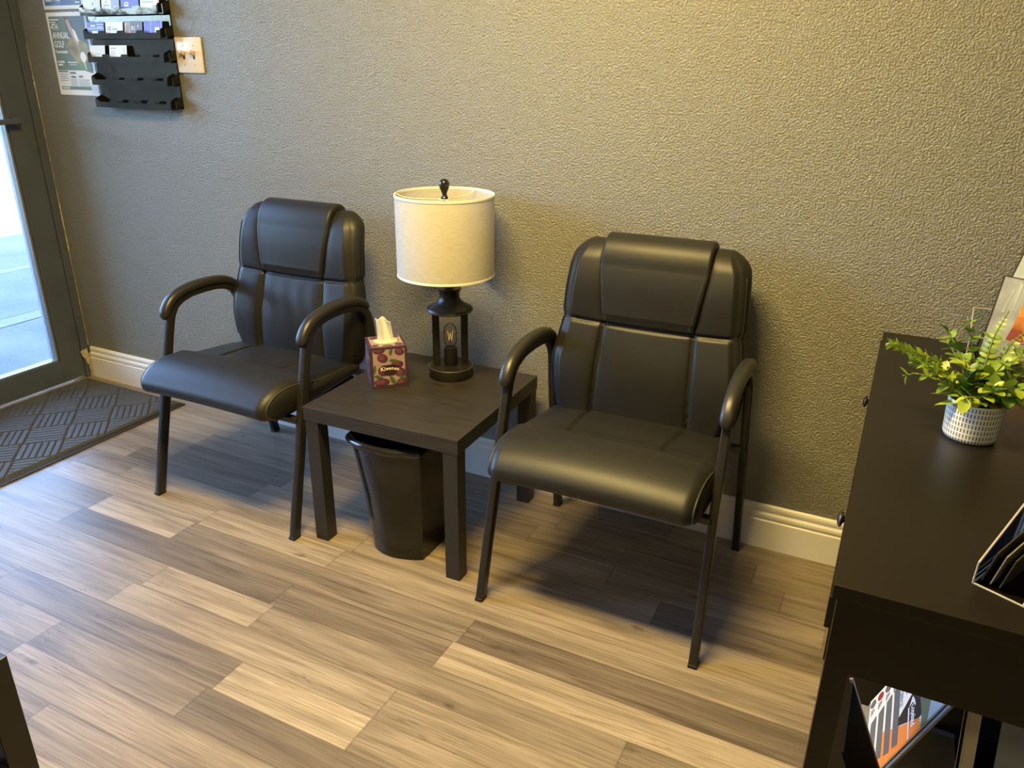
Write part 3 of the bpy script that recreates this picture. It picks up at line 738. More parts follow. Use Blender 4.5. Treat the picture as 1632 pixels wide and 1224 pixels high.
# the tissue
bm = bmesh.new(); rows = []
NU, NV = 20, 22
for j in range(NV + 1):
    v = j / NV; row = []
    for i in range(NU + 1):
        u = i / NU; a = lerp(-2.6, 2.6, u)
        wv = lerp(.026, .029, v)
        x = BW / 2 + (u - .5) * 2 * wv * (1 - .15 * v) - .006 * v ** 2
        y = BW / 2 + .006 * math.sin(a * 1.3 + v * 1.2) * (.6 + .9 * v) + .003 * math.sin(u * 17 + v * 3) * (1 - v)
        top_ = .088 if u < .5 else .080
        hgt = .088 - .010 * u - .004 * math.sin(u * 9)
        z = BHh - .004 + hgt * v
        if u > .55: x -= .008 * (u - .55) * v; y -= .02 * (u - .55) * v
        row.append(bm.verts.new((x, y, z)))
    rows.append(row)
for a_, b_ in zip(rows[:-1], rows[1:]):
    for i in range(NU): bm.faces.new((a_[i], a_[i + 1], b_[i + 1], b_[i]))
ts = link('tissue', bm, M_tissue, tb, True); md = ts.modifiers.new('s', 'SOLIDIFY'); md.thickness = .0009

# ------------------------------------------------------------------ door mat
def matmat():
    m = bpy.data.materials.new('ribbed_charcoal_mat'); m.use_nodes = True; n = m.node_tree; b = n.nodes['Principled BSDF']; N = n.nodes.new; L = n.links.new
    b.inputs['Roughness'].default_value = .85
    tc = N('ShaderNodeTexCoord'); nz = N('ShaderNodeTexNoise'); nz.inputs['Scale'].default_value = 260; nz.inputs['Detail'].default_value = 3; L(tc.outputs['Object'], nz.inputs['Vector'])
    r = N('ShaderNodeValToRGB'); r.color_ramp.elements[0].position = .3; r.color_ramp.elements[0].color = (.032, .036, .044, 1); r.color_ramp.elements[1].position = .7; r.color_ramp.elements[1].color = (.075, .082, .098, 1)
    L(nz.outputs[0], r.inputs[0]); L(r.outputs[0], b.inputs['Base Color'])
    bp = N('ShaderNodeBump'); bp.inputs['Strength'].default_value = .6; bp.inputs['Distance'].default_value = .002; L(nz.outputs[0], bp.inputs['Height']); L(bp.outputs[0], b.inputs['Normal'])
    return m
M_mat = matmat(); M_matrub = mat('mat_rubber_border', (.028, .029, .032), .6, bump=(300, .3, .001))
t = thing('door_mat', 'charcoal door mat with a ribbed basket-weave pattern in front of the glass door', 'mat', (0, 0, 0))
mx0, mx1, my0, my1 = .028, .706, -1.24, -.058
boxobj('rubber_border', (mx0, mx1, my0, my1, 0, .006), M_matrub, t, bev=.002)
bm = bmesh.new(); step = .0031; bx0, bx1, by0, by1 = mx0 + .022, mx1 - .030, my0 + .025, my1 - .016
nx = int((bx1 - bx0) / step); ny = int((by1 - by0) / step); B_ = .152; RP = B_ / 6
g = []
for j in range(ny + 1):
    row = []
    for i in range(nx + 1):
        x = bx0 + (bx1 - bx0) * i / nx; y = by0 + (by1 - by0) * j / ny
        p_ = (x - .253 + y + .463) / math.sqrt(2); q_ = (-(x - .253) + y + .463) / math.sqrt(2)
        a_ = math.floor(p_ / B_); b_ = math.floor(q_ / B_)
        if (a_ + b_) % 2 == 0: ph = (q_ / RP) % 1; en = (p_ / B_) % 1
        else: ph = (p_ / RP) % 1; en = (q_ / B_) % 1
        h = min(1, 2.6 * max(0, math.sin(PI * ph))) ** .6 * min(1, 22 * min(en, 1 - en))
        ed = min(i, nx - i, j, ny - j); h *= min(1, ed / 2)
        row.append(bm.verts.new((x, y, .0062 + .0095 * h)))
    g.append(row)
for a_, b_ in zip(g[:-1], g[1:]):
    for i in range(nx): bm.faces.new((a_[i], a_[i + 1], b_[i + 1], b_[i]))
link('ribbed_pile', bm, M_mat, t, True)
bm = bmesh.new()
for k in range(2):
    x = mx1 - .012 - k * .010; tube(bm, [(x, my0 + .01, .0062), (x, my1 - .01, .0062)], .0025, 6)
link('border_ridge', bm, M_matrub, t, True)

# ------------------------------------------------------------------ switch plate
t = thing('light_switch', 'ivory double toggle light switch plate on the wall', 'switch', (.971, 0, 1.490))
bm = bmesh.new(); box(bm, -.068, .068, -.0065, 0, -.0635, .0635, bev=.003); link('switch_plate', bm, M_ivory, t, True, 50)
for sx in (-.026, .026):
    boxobj('toggle_slot', (sx - .0055, sx + .0055, -.0075, -.006, -.014, .014), M_darkslot, t)
    bm = bmesh.new(); box(bm, -.0045, .0045, -.024, 0, -.006, .006, bev=.0015, M=Matrix.Translation((sx, -.003, .003)) @ Matrix.Rotation(math.radians(-28), 4, 'X')); link('toggle', bm, M_ivory_d, t)
    for sz in (-.034, .034):
        bm = bmesh.new(); lathe(bm, [(0, 0), (.0032, 0), (.0025, .0015), (0, .0018)], 12)
        bmesh.ops.transform(bm, matrix=Matrix.Translation((sx, -.0064, sz)) @ Matrix.Rotation(PI / 2, 4, 'X'), verts=bm.verts); link('screw', bm, M_ivory_d, t, True, 40)

# ------------------------------------------------------------------ posters
WP = Matrix.Rotation(PI / 2, 4, 'X')      # text lies in the wall plane, read from -y
def wallpoly(bm, pts, y, mi): poly(bm, [(x, y, z) for x, z in pts], mi)
P_g1 = mat('poster_green', (.15, .21, .17), .5); P_g2 = mat('poster_moss', (.24, .29, .16), .5, vary=.5, vscale=14); P_dk = mat('poster_slate', (.12, .15, .17), .5)
P_skin = mat('poster_skin', (.50, .36, .28), .5); P_gold = mat('poster_gold', (.30, .27, .13), .5, vary=.5, vscale=25); P_grass = mat('poster_grass', (.16, .27, .13), .5); P_red = mat('poster_red', (.25, .08, .09), .5); P_txt = mat('poster_text_grey', (.25, .28, .27), .5)
P_wh = mat('poster_white_ink', (.80, .84, .84), .5)
P_blue = mat('poster_blue', (.06, .13, .33), .4, vary=.6, vscale=10); P_navy = mat('poster_navy', (.03, .07, .2), .4)
t = thing('poster', 'green golf tournament flyer taped beside the card rack', 'poster', (.170, 0, 1.331))
bm = bmesh.new(); box(bm, 0, .248, -.0012, -.0002, 0, .320)
y = -.0016
wallpoly(bm, [(.013, .098), (.232, .098), (.232, .305), (.013, .305)], y, 1)
wallpoly(bm, [(.112, .205), (.112, .305), (.232, .305), (.232, .15), (.17, .16)], y - .0003, 3)
wallpoly(bm, [(.095, .19), (.13, .225), (.19, .215), (.232, .20), (.232, .14), (.17, .118), (.14, .13)], y - .0005, 2)
wallpoly(bm, [(.118, .205), (.135, .222), (.185, .205), (.20, .175), (.165, .165), (.14, .178)], y - .0007, 5)
wallpoly(bm, [(.105, .305), (.128, .305), (.135, .285), (.12, .272)], y - .0009, 7)
wallpoly(bm, [(.118, .288), (.134, .295), (.150, .262), (.172, .225), (.178, .200), (.166, .193), (.150, .215), (.130, .255)], y - .0010, 4)
wallpoly(bm, [(.150, .262), (.168, .248), (.180, .215), (.172, .205), (.158, .225)], y - .0012, 9)
wallpoly(bm, [(.13, .112), (.175, .125), (.232, .122), (.232, .088), (.20, .094)], y - .0009, 6)
wallpoly(bm, [(.190 + .017 * math.cos(a), .150 + .020 * math.sin(a)) for a in [2 * PI * i / 20 for i in range(20)]], y - .0013, 9)
wallpoly(bm, [(.187, .132), (.193, .132), (.199, .102), (.196, .100)], y - .0013, 9)
for (a_, b_, c_, d_) in ((.016, .090, .078, .096), (.086, .084, .125, .092), (.090, .068, .120, .076), (.140, .070, .165, .078), (.018, .022, .205, .034)): wallpoly(bm, [(a_, b_), (c_, b_), (c_, d_), (a_, d_)], y - .0013, 1)
for k in range(4): wallpoly(bm, [(.020, .080 - k * .008), (.075 - 6e-3 * (k % 2), .080 - k * .008), (.075 - 6e-3 * (k % 2), .0825 - k * .008), (.020, .0825 - k * .008)], y - .0013, 8)
for k in range(5): wallpoly(bm, [(.135, .060 - k * .006), (.205 - .01 * (k % 2), .060 - k * .006), (.205 - .01 * (k % 2), .062 - k * .006), (.135, .062 - k * .006)], y - .0013, 8)
for k in range(5): wallpoly(bm, [(.082, .060 - k * .006), (.125, .060 - k * .006), (.125, .062 - k * .006), (.082, .062 - k * .006)], y - .0013, 8)
for (a_, b_, c_, d_) in ((.018, .290, .075, .294), (.018, .281, .055, .284), (.088, .127, .145, .131), (.095, .119, .14, .121), (.024, .116, .052, .123), (.024, .0255, .070, .030)): wallpoly(bm, [(a_, b_), (c_, b_), (c_, d_), (a_, d_)], -.0033, 9)
link('poster_sheet', bm, [M_paper, P_g1, P_gold, P_dk, P_skin, P_gold, P_grass, P_red, P_txt, P_wh], t)
for s_, z_, sz in (('4TH', .254, .033), ('ANNUAL', .221, .035), ('GOLF', .187, .035), ('Tournament', .165, .0165), ('OCTOBER', .127, .0105)):
    text_mesh('lettering', s_, sz, P_wh, t, Matrix.Translation((.022, -.0034, z_)) @ WP, bold=.0007, xs=.72 if sz > .03 else .9)
t = thing('poster', 'blue flyer on the wall above the green golf flyer', 'poster', (.168, 0, 1.662))
bm = bmesh.new(); box(bm, 0, .248, -.0012, -.0002, 0, .320)
wallpoly(bm, [(.010, .014), (.236, .014), (.236, .305), (.010, .305)], -.0016, 1)
wallpoly(bm, [(.110, .014), (.236, .014), (.236, .050), (.120, .060)], -.0019, 2)
wallpoly(bm, [(.125, .058), (.236, .058), (.236, .076), (.125, .080)], -.0022, 3)
for k in range(3): wallpoly(bm, [(.160 + .02 * k, .042 - k * .010), (.228, .042 - k * .010), (.228, .046 - k * .010), (.160 + .02 * k, .046 - k * .010)], -.0022, 3)
link('poster_sheet', bm, [M_paper, P_blue, P_navy, P_wh], t)
text_mesh('lettering', 'Black Trust', .020, P_wh, t, Matrix.Translation((.020, -.0026, .030)) @ WP, bold=.0004)

# ------------------------------------------------------------------ business card rack
t = thing('card_rack', 'glossy black wall rack for business cards beside the switch plate', 'rack', (0, 0, 0))
RX0, RX1 = .440, .905; PITCH = .0858; Z0 = 1.290
ntier = 6
boxobj('back_panel', (RX0 + .004, RX1 - .004, -.006, -.001, Z0 + .003, Z0 + PITCH * ntier), M_rack, t, bev=.001)
for k in range(ntier):
    z = Z0 + PITCH * k
    # a tier: sloping backing, floor, notched lip, end gussets
    bm = bmesh.new()
    def prism(pts, xa, xb):
        A_ = [bm.verts.new((xa, y_, z_)) for y_, z_ in pts]; B2 = [bm.verts.new((xb, y_, z_)) for y_, z_ in pts]
        bm.faces.new(A_); bm.faces.new(B2[::-1])
        for i in range(len(pts)): j = (i + 1) % len(pts); bm.faces.new((A_[j], A_[i], B2[i], B2[j]))
    prism([(-.006, z + .010), (-.040, z), (-.040, z + .003), (-.006, z + .013)], RX0, RX1)
    prism([(-.0085, z + .012), (-.0115, z + .012), (-.0105, z + PITCH - .002), (-.0075, z + PITCH - .002)], RX0 + .002, RX1 - .002)
    link('tier', bm, M_rack, t)
    # lip with cut-outs
    bm = bmesh.new(); seg = (RX1 - RX0 - .03) / 4
    outline = [(RX0, z), (RX1 - .03, z), (RX1 - .03, z + .030)]
    x = RX1 - .03
    for q in range(4):
        xr = x - q * seg
        outline += [(xr - .018, z + .030), (xr - .022, z + .021), (xr - seg + .022, z + .021), (xr - seg + .018, z + .030)]
    outline += [(RX0, z + .030)]
    A_ = [bm.verts.new((px, -.0400, pz)) for px, pz in outline]; B2 = [bm.verts.new((px, -.0430, pz)) for px, pz in outline]
    bm.faces.new(A_[::-1]); bm.faces.new(B2)
    for i in range(len(outline)): j = (i + 1) % len(outline); bm.faces.new((A_[i], A_[j], B2[j], B2[i]))
    link('lip', bm, M_rack, t)
    for sx in (RX1 - .030, RX1 - .003, RX0 - .0):
        bm = bmesh.new(); prism([(-.006, z + .010), (-.041, z), (-.041, z + .034), (-.006, z + .050)], sx, sx + .003); link('end_gusset', bm, M_rack, t)
C = {}
for nm, c in dict(white=(.72, .74, .78), cream=(.62, .60, .47), blue=(.08, .10, .42), lblue=(.28, .36, .60), violet=(.12, .11, .50), brown=(.10, .075, .06), pink=(.62, .52, .50), tan=(.55, .42, .28), mint=(.72, .80, .80), slate=(.30, .34, .48)).items(): C[nm] = mat('card_' + nm, c, .45)
seg = (RX1 - RX0 - .03) / 4
def card(k, q, main, label, art=None, txt=None, tcol='blue', w_=.100, dx=0, n=1, tall=.057):
    """one business card standing in tier k, pocket q"""
    z = Z0 + PITCH * k + .0065; xc = RX0 + .006 + seg * (q + .5) + dx
    o = bmesh.new(); box(o, -w_ / 2, w_ / 2, -.0010 * n, 0, 0, tall, 0)
    for (a_, b_, c_, d_, mi) in (art or []): poly(o, [(a_ - w_ / 2, -.0010 * n - .0003, b_), (c_ - w_ / 2, -.0010 * n - .0003, b_), (c_ - w_ / 2, -.0010 * n - .0003, d_), (a_ - w_ / 2, -.0010 * n - .0003, d_)], mi)
    ob = link('business_card', o, [C[main], C['white'], C['blue'], C['violet'], C['slate'], C['tan'], C['lblue'], C['cream']])
    ob.location = (xc, -.0335, z); ob.rotation_euler = (math.radians(-8), 0, 0)
    tag(ob, label, 'business card', 'business cards in the wall rack')
    if txt:
        for (s_, x_, z_, sz) in txt: text_mesh('lettering', s_, sz, C[tcol], ob, Matrix.Translation((x_ - w_ / 2, -.0010 * n - .0008, z_)) @ WP, bold=.0002)
    return ob
card(4, 0, 'white', 'white business card with a small emblem, leftmost of the upper card row', [(.052, .028, .062, .042, 4), (.066, .0, .1, .057, 7)], None)
card(4, 1, 'white', 'half white half slate-blue business card, second from left in the upper card row', [(.055, 0, .100, .057, 4), (.068, .026, .09, .030, 1), (.012, .026, .044, .031, 6), (.024, .036, .032, .044, 6)], None)
card(4, 2, 'violet', 'violet-blue business card with a white arched emblem in the upper card row', [(.020, .022, .024, .036, 1), (.024, .034, .040, .038, 1), (.040, .022, .044, .036, 1), (.026, .022, .038, .030, 1)], None)
card(4, 3, 'mint', 'tall pale mint card with printed lines, rightmost of the upper card row', [(.010, .060, .085, .062, 4), (.010, .052, .080, .054, 4), (.010, .042, .082, .044, 4), (.010, .034, .074, .037, 4), (.092, 0, .1, .075, 5)], None, tall=.075)
card(3, 0, 'blue', 'blue business card with white squares, leftmost of the second card row', [(.0, .030, .1, .036, 4), (.03, .008, .052, .024, 1), (.055, .008, .078, .024, 1), (.055, .046, .095, .048, 1), (.022, .040, .048, .046, 1), (.060, .038, .092, .040, 1)], None)
card(3, 1, 'pink', 'white business card lettered EZ Care in the second card row', [(.002, .002, .098, .055, 1)], [('EZ', .012, .026, .018), ('Care', .040, .026, .014)], 'blue')
card(3, 2, 'brown', 'dark brown business card with a pink photo, third in the second card row', [(.004, .004, .032, .053, 5), (.008, .02, .028, .05, 1), (.040, .026, .046, .040, 7), (.050, .026, .060, .030, 7), (.050, .034, .060, .038, 7), (.075, .034, .08, .044, 7)], None)
card(3, 3, 'violet', 'violet card with a white disc, rightmost of the second card row', [(.036, 0, .040, .057, 6), (.092, .01, .096, .057, 6), (.06, .008, .084, .034, 1)], None)
card(2, 0, 'cream', 'cream business card, the left one of the two in the third row of the rack', [(.03, .022, .06, .026, 5)], None, dx=-.012, w_=.088)
card(2, 1, 'white', 'cream-white card with small printed lines, right one of two in the third rack row', [(.075, .004, .098, .05, 7), (.008, .044, .040, .048, 4), (.008, .034, .032, .037, 5), (.008, .026, .036, .029, 5)], None)

# ------------------------------------------------------------------ cabinet at the right
CX0, CY0, CY1, CT = 3.527, -1.315, -.022, .789
cab = thing('cabinet', 'dark espresso cabinet with small round knobs along the right wall side', 'cabinet', (0, 0, 0))
CX1 = 4.05
boxobj('cabinet_top', (CX0, CX1, CY0, CY1, CT - .022, CT), M_case, cab, bev=.0012)
bm = bmesh.new()
box(bm, CX0 + .0075, CX1 - .01, CY0 + .006, CY0 + .024, .640, CT - .022)      # apron of the near end
box(bm, CX0 + .0075, CX0 + .042, CY0 + .006, CY0 + .024, 0, .640)
box(bm, CX1 - .06, CX1 - .01, CY0 + .006, CY0 + .024, 0, .640)
link('end_panel', bm, M_case, cab)
boxobj('edge_band', (CX0 + .0068, CX0 + .0084, CY0 + .0048, CY0 + .006, 0, .762), mat('worn_edge_highlight', (.20, .19, .17), .35), cab)  # worn edge banding; its pale grey also paints in the panel's edge highlight
bm = bmesh.new()
box(bm, CX1 - .028, CX1 - .01, CY0 + .024, CY1, 0, CT - .022)
link('back_panel', bm, M_case_in, cab)
boxobj('far_end_panel', (CX0 + .012, CX1 - .028, CY1 - .018, CY1, 0, CT - .022), M_case_in, cab)
boxobj('divider', (CX0 + .012, CX1 - .028, -.675, -.657, 0.214, .640), M_case_in, cab)
boxobj('drawer_box', (CX0 + .014, CX1 - .028, CY0 + .026, CY1 - .02, .640, .656), M_case_in, cab)
boxobj('shelf', (CX0 + .012, CX1 - .028, CY0 + .024, CY1 - .018, .196, .214), M_case, cab)
boxobj('plinth', (CX0 + .03, CX1 - .028, CY0 + .03, CY1 - .02, 0, .06), M_case_in, cab)
boxobj('front_rail', (CX0 - .003, CX0 + .0068, CY0 + .001, CY1, .713, CT - .0225), M_case, cab, bev=.001)
for (ya, yb, yk) in ((CY0 + .001, -.670, -.955), (-.664, CY1, -.337)):
    dr = boxobj('drawer', (CX0 + .0045, CX0 + .0068, ya, yb, .655, .711), M_case, cab, bev=.0015)
    bm = bmesh.new(); lathe(bm, [(0, 0), (.006, 0), (.0055, .008), (.0075, .010), (.0145, .012), (.0155, .015), (.013, .018), (.006, .020), (0, .0205)], 28)
    bmesh.ops.transform(bm, matrix=Matrix.Translation((CX0 + .0045, yk, .695)) @ Matrix.Rotation(-PI / 2, 4, 'Y'), verts=bm.verts)
    link('knob', bm, M_knob, dr, True, 50)

# leaflet holder on the lower shelf
M_acr = glassmat(); M_acr.name = 'clear_acrylic'
M_acredge = mat('acrylic_edge', (.20, .20, .22), .25)
h = thing('leaflet_holder', 'slanted dark leaflet holder inside the cabinet on its lower shelf', 'leaflet holder', (0, 0, .214))
def slab(bm, a, b, c, d, th, mi=0):
    """quad a,b,c,d thickened by th along its normal"""
    a, b, c, d = map(Vector, (a, b, c, d)); nrm = (b - a).cross(d - a).normalized() * th
    A_ = [bm.verts.new(p) for p in (a, b, c, d)]; B2 = [bm.verts.new(p - nrm) for p in (a, b, c, d)]
    for f in ([A_[0], A_[1], A_[2], A_[3]], B2[::-1]): bm.faces.new(f).material_index = mi
    for i in range(4): j = (i + 1) % 4; bm.faces.new((A_[j], A_[i], B2[i], B2[j])).material_index = mi
def LP(y, s):      # a point on the leaning leaflet plane, s metres up the slope
    z = .236 + s * .9354; x = 3.6405 + s * .3536; return Vector((x, y, z))
HO = Vector((0, 0, -.214))
bm = bmesh.new(); slab(bm, LP(-1.112, -.016) + HO + Vector((.004, 0, 0)), LP(-.862, -.016) + HO + Vector((.004, 0, 0)), LP(-.862, .30) + HO + Vector((.004, 0, 0)), LP(-1.112, .30) + HO + Vector((.004, 0, 0)), -.004)
link('holder_back', bm, M_acredge, h)
bm = bmesh.new(); box(bm, 3.625, 3.80, -1.112, -.862, 0, .004); link('holder_base', bm, M_acredge, h)
bm = bmesh.new()
slab(bm, (3.584, -1.285, .257), (3.584, -1.118, .257), (3.690, -1.118, .003), (3.690, -1.285, .003), .004)
link('front_plate', bm, mat('matte_black', (.006, .006, .006), .9, spec=.05), h)
bm = bmesh.new(); slab(bm, (3.581, -1.117, .263), (3.581, -1.113, .263), (3.690, -1.113, .003), (3.690, -1.117, .003), .006); link('front_plate_edge', bm, M_acredge, h)
# printed leaflet
L_w = mat('leaflet_white', (.80, .76, .74), .35); L_o = mat('leaflet_orange', (.80, .24, .05), .35); L_k = mat('leaflet_black', (.045, .035, .03), .35); L_g = mat('leaflet_steel_grey', (.13, .13, .14), .35); L_ol = mat('leaflet_olive', (.20, .19, .10), .35); L_r = mat('leaflet_red', (.35, .04, .03), .35); L_bl = mat('leaflet_blue', (.08, .17, .30), .35); L_pg = mat('leaflet_pale_grey', (.45, .46, .48), .3)
lf = thing('leaflet', 'orange, black and white brochure with grey columns standing inside the cabinet', 'leaflet', (0, 0, 0))
bm = bmesh.new()
def LQ(u, s, d): return LP(-.868 - u, s) + Vector((-.9354, 0, .3536)) * d     # u runs left to right for the reader
def lpoly(pts, mi, d): poly(bm, [LQ(u, s, d) for u, s in pts], mi)
WL, HL = .234, .262
slab(bm, LQ(0, 0, 0), LQ(WL, 0, 0), LQ(WL, HL, 0), LQ(0, HL, 0), .0015, 0)
lpoly([(.136, .053), (.169, .108), (.202, .18), (WL, .185), (WL, .045), (.20, .052)], 1, .0006)
lpoly([(.02, .19), (.116, .158), (.152, .107), (.165, .108), (.202, .18), (.199, .188), (.144, .183), (.06, .20)], 2, .0009)
lpoly([(.01, .20), (.06, .20), (.144, .183), (.199, .188), (WL, .185), (WL, .205), (.16, .225), (.0, .24)], 5, .0010)
lpoly([(.0, .24), (.16, .225), (WL, .205), (WL, .262), (.0, .262)], 7, .0010)
lpoly([(.10, .195), (.175, .192), (.178, .200), (.10, .205)], 4, .0012)
for k, (a_, b_) in enumerate(((.075, .165), (.068, .20), (.060, .209), (.050, .212))):
    s0 = .012 + k * .0275; lpoly([(a_ + .004, s0), (b_, s0), (b_ + .004, s0 + .019), (a_ - .006, s0 + .019)], 3, .0012)
for k in range(4):
    s0 = .014 + k * .0275; ell(bm, 0, 0, .0105, .0105, 0, 6 if k == 1 else 3, .0013, lambda u, v, d, s0=s0: LQ(.020 + u, s0 + v, d), 18)
    for j in range(3): lpoly([(.036, s0 - .006 + j * .005), (.056 - .004 * j, s0 - .006 + j * .005), (.056 - .004 * j, s0 - .004 + j * .005), (.036, s0 - .004 + j * .005)], 3, .0013)
lpoly([(.165, .004), (.21, .004), (.21, .030), (.175, .036)], 0, .0016); ell(bm, 0, 0, .018, .009, 0, 6, .0018, lambda u, v, d: LQ(.188 + u, .020 + v, d), 18)
lpoly([(.150, .146), (.232, .146), (.232, .150), (.150, .150)], 0, .0016); lpoly([(.072, .134), (.100, .134), (.100, .139), (.072, .139)], 7, .0016)
lpoly([(.128, .160), (.150, .150), (.145, .160), (.156, .170), (.142, .167)], 0, .0016)
link('printed_sheet', bm, [L_w, L_o, L_k, L_g, L_ol, L_ol, L_r, L_pg], lf)
BASIS = Matrix(((0, .3536, -.9354, 0), (-1, 0, 0, 0), (0, .9354, .3536, 0), (0, 0, 0, 1)))
def ltext(s_, u, sz, s0, m, xs=1, bold=.0003):
    p_ = LQ(u, s0, .0022); text_mesh('lettering', s_, sz, m, lf, Matrix.Translation(p_) @ BASIS, bold=bold, xs=xs)
ltext('OFFICE', .078, .014, .116, L_bl); ltext('Copeland', .152, .019, .158, L_w, .8, .0005)
# white booklets and a blue-grey folder further right on the shelf
for i, (dx, lab, mm) in enumerate(((.012, 'cream booklet standing upright right of the orange brochure in the cabinet', mat('booklet_cream', (.50, .47, .42), .35)), (.064, 'pale blue-grey folder beside the cream booklet in the cabinet', mat('folder_blue_grey', (.20, .26, .38), .3)))):
    bm = bmesh.new()
    w_ = .021 if i == 0 else .15
    slab(bm, (3.775 + dx, -1.10 + .01 * i, .215), (3.775 + dx + w_, -1.10 + .01 * i, .215), (3.748 + dx + w_, -1.06 + .01 * i, .60), (3.748 + dx, -1.06 + .01 * i, .60), .006 if i == 0 else .003)
    if i == 0:
        for k in range(2): slab(bm, (3.781 + k * .009, -1.1012, .216), (3.782 + k * .009, -1.1012, .216), (3.755 + k * .009, -1.0612, .60), (3.754 + k * .009, -1.0612, .60), .0015)
    o = link('booklet' if i == 0 else 'folder', bm, mm); tag(o, lab, 'booklet' if i == 0 else 'folder')

# acrylic tray with dark brochures at the near right corner of the top
A0 = Vector((3.703, -1.222, CT)); ang = math.radians(-26)
t = thing('brochure_tray', 'clear acrylic brochure tray on the near corner of the cabinet top', 'brochure holder', A0, ang)
M_edge = mat('acrylic_bright_edge', (.34, .32, .28), .15, spec=.8)
bm = bmesh.new(); TW, TDp = .20, .155
box(bm, 0, TW, 0, TDp, 0, .003)
slab(bm, (0, 0, .003), (0, TDp, .003), (0, TDp + .03, .115), (0, .002, .035), .0025); slab(bm, (TW, 0, .003), (TW, TDp, .003), (TW, TDp + .03, .115), (TW, .002, .035), .0025)
slab(bm, (0, TDp, .003), (TW, TDp, .003), (TW, TDp + .03, .115), (0, TDp + .03, .115), .0025)
slab(bm, (.065, .001, .003), (.067, .001, .003), (.067, TDp, .10), (.065, TDp, .10), .0025)
link('acrylic_shell', bm, M_acr, t)
bm = bmesh.new()
for a_, b_ in (((0, 0, .002), (TW, 0, .002)), ((0, 0, .002), (0, TDp, .002)), ((0, .002, .035), (0, TDp + .03, .115)), ((0, 0, .003), (0, .002, .036)), ((0, TDp + .03, .115), (TW, TDp + .03, .115)), ((.066, 0, .003), (.066, TDp, .10)), ((0, TDp, .003), (0, TDp + .03, .115))):
    tube(bm, [a_, b_], .0017, 6)
link('polished_edge', bm, M_edge, t)
M_bro = mat('brochure_dark', (.035, .032, .03), .35); M_bro2 = mat('brochure_grey', (.16, .155, .15), .35)
Rz = Matrix.Translation(A0) @ Matrix.Rotation(ang, 4, 'Z')
for k in range(3):
    bm = bmesh.new(); x0 = .007 + k * .012
    slab(bm, (x0, .010, .006), (x0 + .004, TDp - .01, .006), (x0 + .024, TDp + .012, .095), (x0 + .010, .012, .055), .0018)
    bmesh.ops.transform(bm, matrix=Rz, verts=bm.verts)
    o = link('brochure', bm, M_bro2 if k == 1 else M_bro); tag(o, ['dark folded brochure against the left wall of the acrylic tray', 'grey folded brochure in the middle of the acrylic tray', 'dark folded brochure nearest the divider of the acrylic tray'][k], 'brochure', 'brochures in the acrylic tray')

# acrylic display with magazines at the back of the cabinet top
t = thing('magazine_stand', 'clear acrylic magazine stand against the wall on the cabinet top', 'brochure holder', (3.724, -.10, CT))
bm = bmesh.new()
slab(bm, (0, 0, 0), (.25, 0, 0), (.25, .030, .110), (.0, .030, .110), .003); slab(bm, (0, -.06, 0), (.25, -.06, 0), (.25, -.050, .055), (0, -.050, .055), .003); box(bm, 0, .25, -.06, .003, 0, .003)
slab(bm, (0, -.06, 0), (0, 0, 0), (0, .03, .108), (0, -.050, .055), .003)
link('acrylic_shell', bm, M_acr, t)
bm = bmesh.new()
for a_, b_ in (((0, 0, .0), (0, .03, .11)), ((0, .03, .11), (.25, .03, .11)), ((0, -.06, 0), (0, -.050, .055)), ((0, -.050, .055), (.25, -.050, .055)), ((0, -.050, .055), (0, .03, .11))): tube(bm, [a_, b_], .0018, 6)
link('polished_edge', bm, M_edge, t)
G_sky = mat('cover_pale_blue', (.50, .56, .58), .25, vary=.3, vscale=12); G_dark = mat('cover_edge_dark', (.05, .045, .05), .4); G_or = mat('cover_copper', (.72, .25, .07), .22, vary=.6, vscale=22); G_gr = mat('cover_grey', (.38, .41, .43), .25, vary=.4, vscale=15); G_rd = mat('cover_dark_red', (.28, .07, .06), .3)
def magazine(name, loc, roll, lean, w_, h_, mats, art, label):
    bm = bmesh.new(); box(bm, 0, w_, 0, .004, 0, h_, 1); 
    for i, (pts, mi) in enumerate(art): poly(bm, [(x, -.0004 - i * .0002, z) for x, z in pts], mi)
    o = link(name, bm, mats); o.location = loc; o.rotation_euler = (Matrix.Rotation(lean, 3, 'X') @ Matrix.Rotation(roll, 3, 'Y')).to_euler()
    return tag(o, label, 'magazine')
magazine('magazine', (3.748, -.078, CT + .0505 - .045), math.radians(13), math.radians(-14), .21, .275, [G_sky, G_dark, G_or, G_gr],
    [([(.004, 0), (.206, 0), (.206, .272), (.004, .272)], 0), ([(.05, .10), (.12, .13), (.206, .11), (.206, 0), (.05, 0)], 2), ([(.09, .19), (.125, .215), (.11, .185)], 3)],
    'pale blue magazine with a copper coloured picture, tallest in the acrylic stand')
magazine('magazine', (3.752, -.107, CT + .006), math.radians(6), math.radians(-12), .20, .20, [G_gr, G_dark, G_or, G_rd, G_sky],
    [([(.004, 0), (.196, 0), (.196, .197), (.004, .197)], 0), ([(.055, .075), (.062, .15), (.196, .15), (.196, .06)], 2), ([(.05, .045), (.196, .03), (.196, .06), (.055, .075)], 3), ([(.02, .11), (.03, .17), (.034, .17), (.026, .11)], 4), ([(.045, .12), (.040, .19), (.048, .185)], 4)],
    'grey and copper magazine in front of the pale blue one, behind the potted plant')

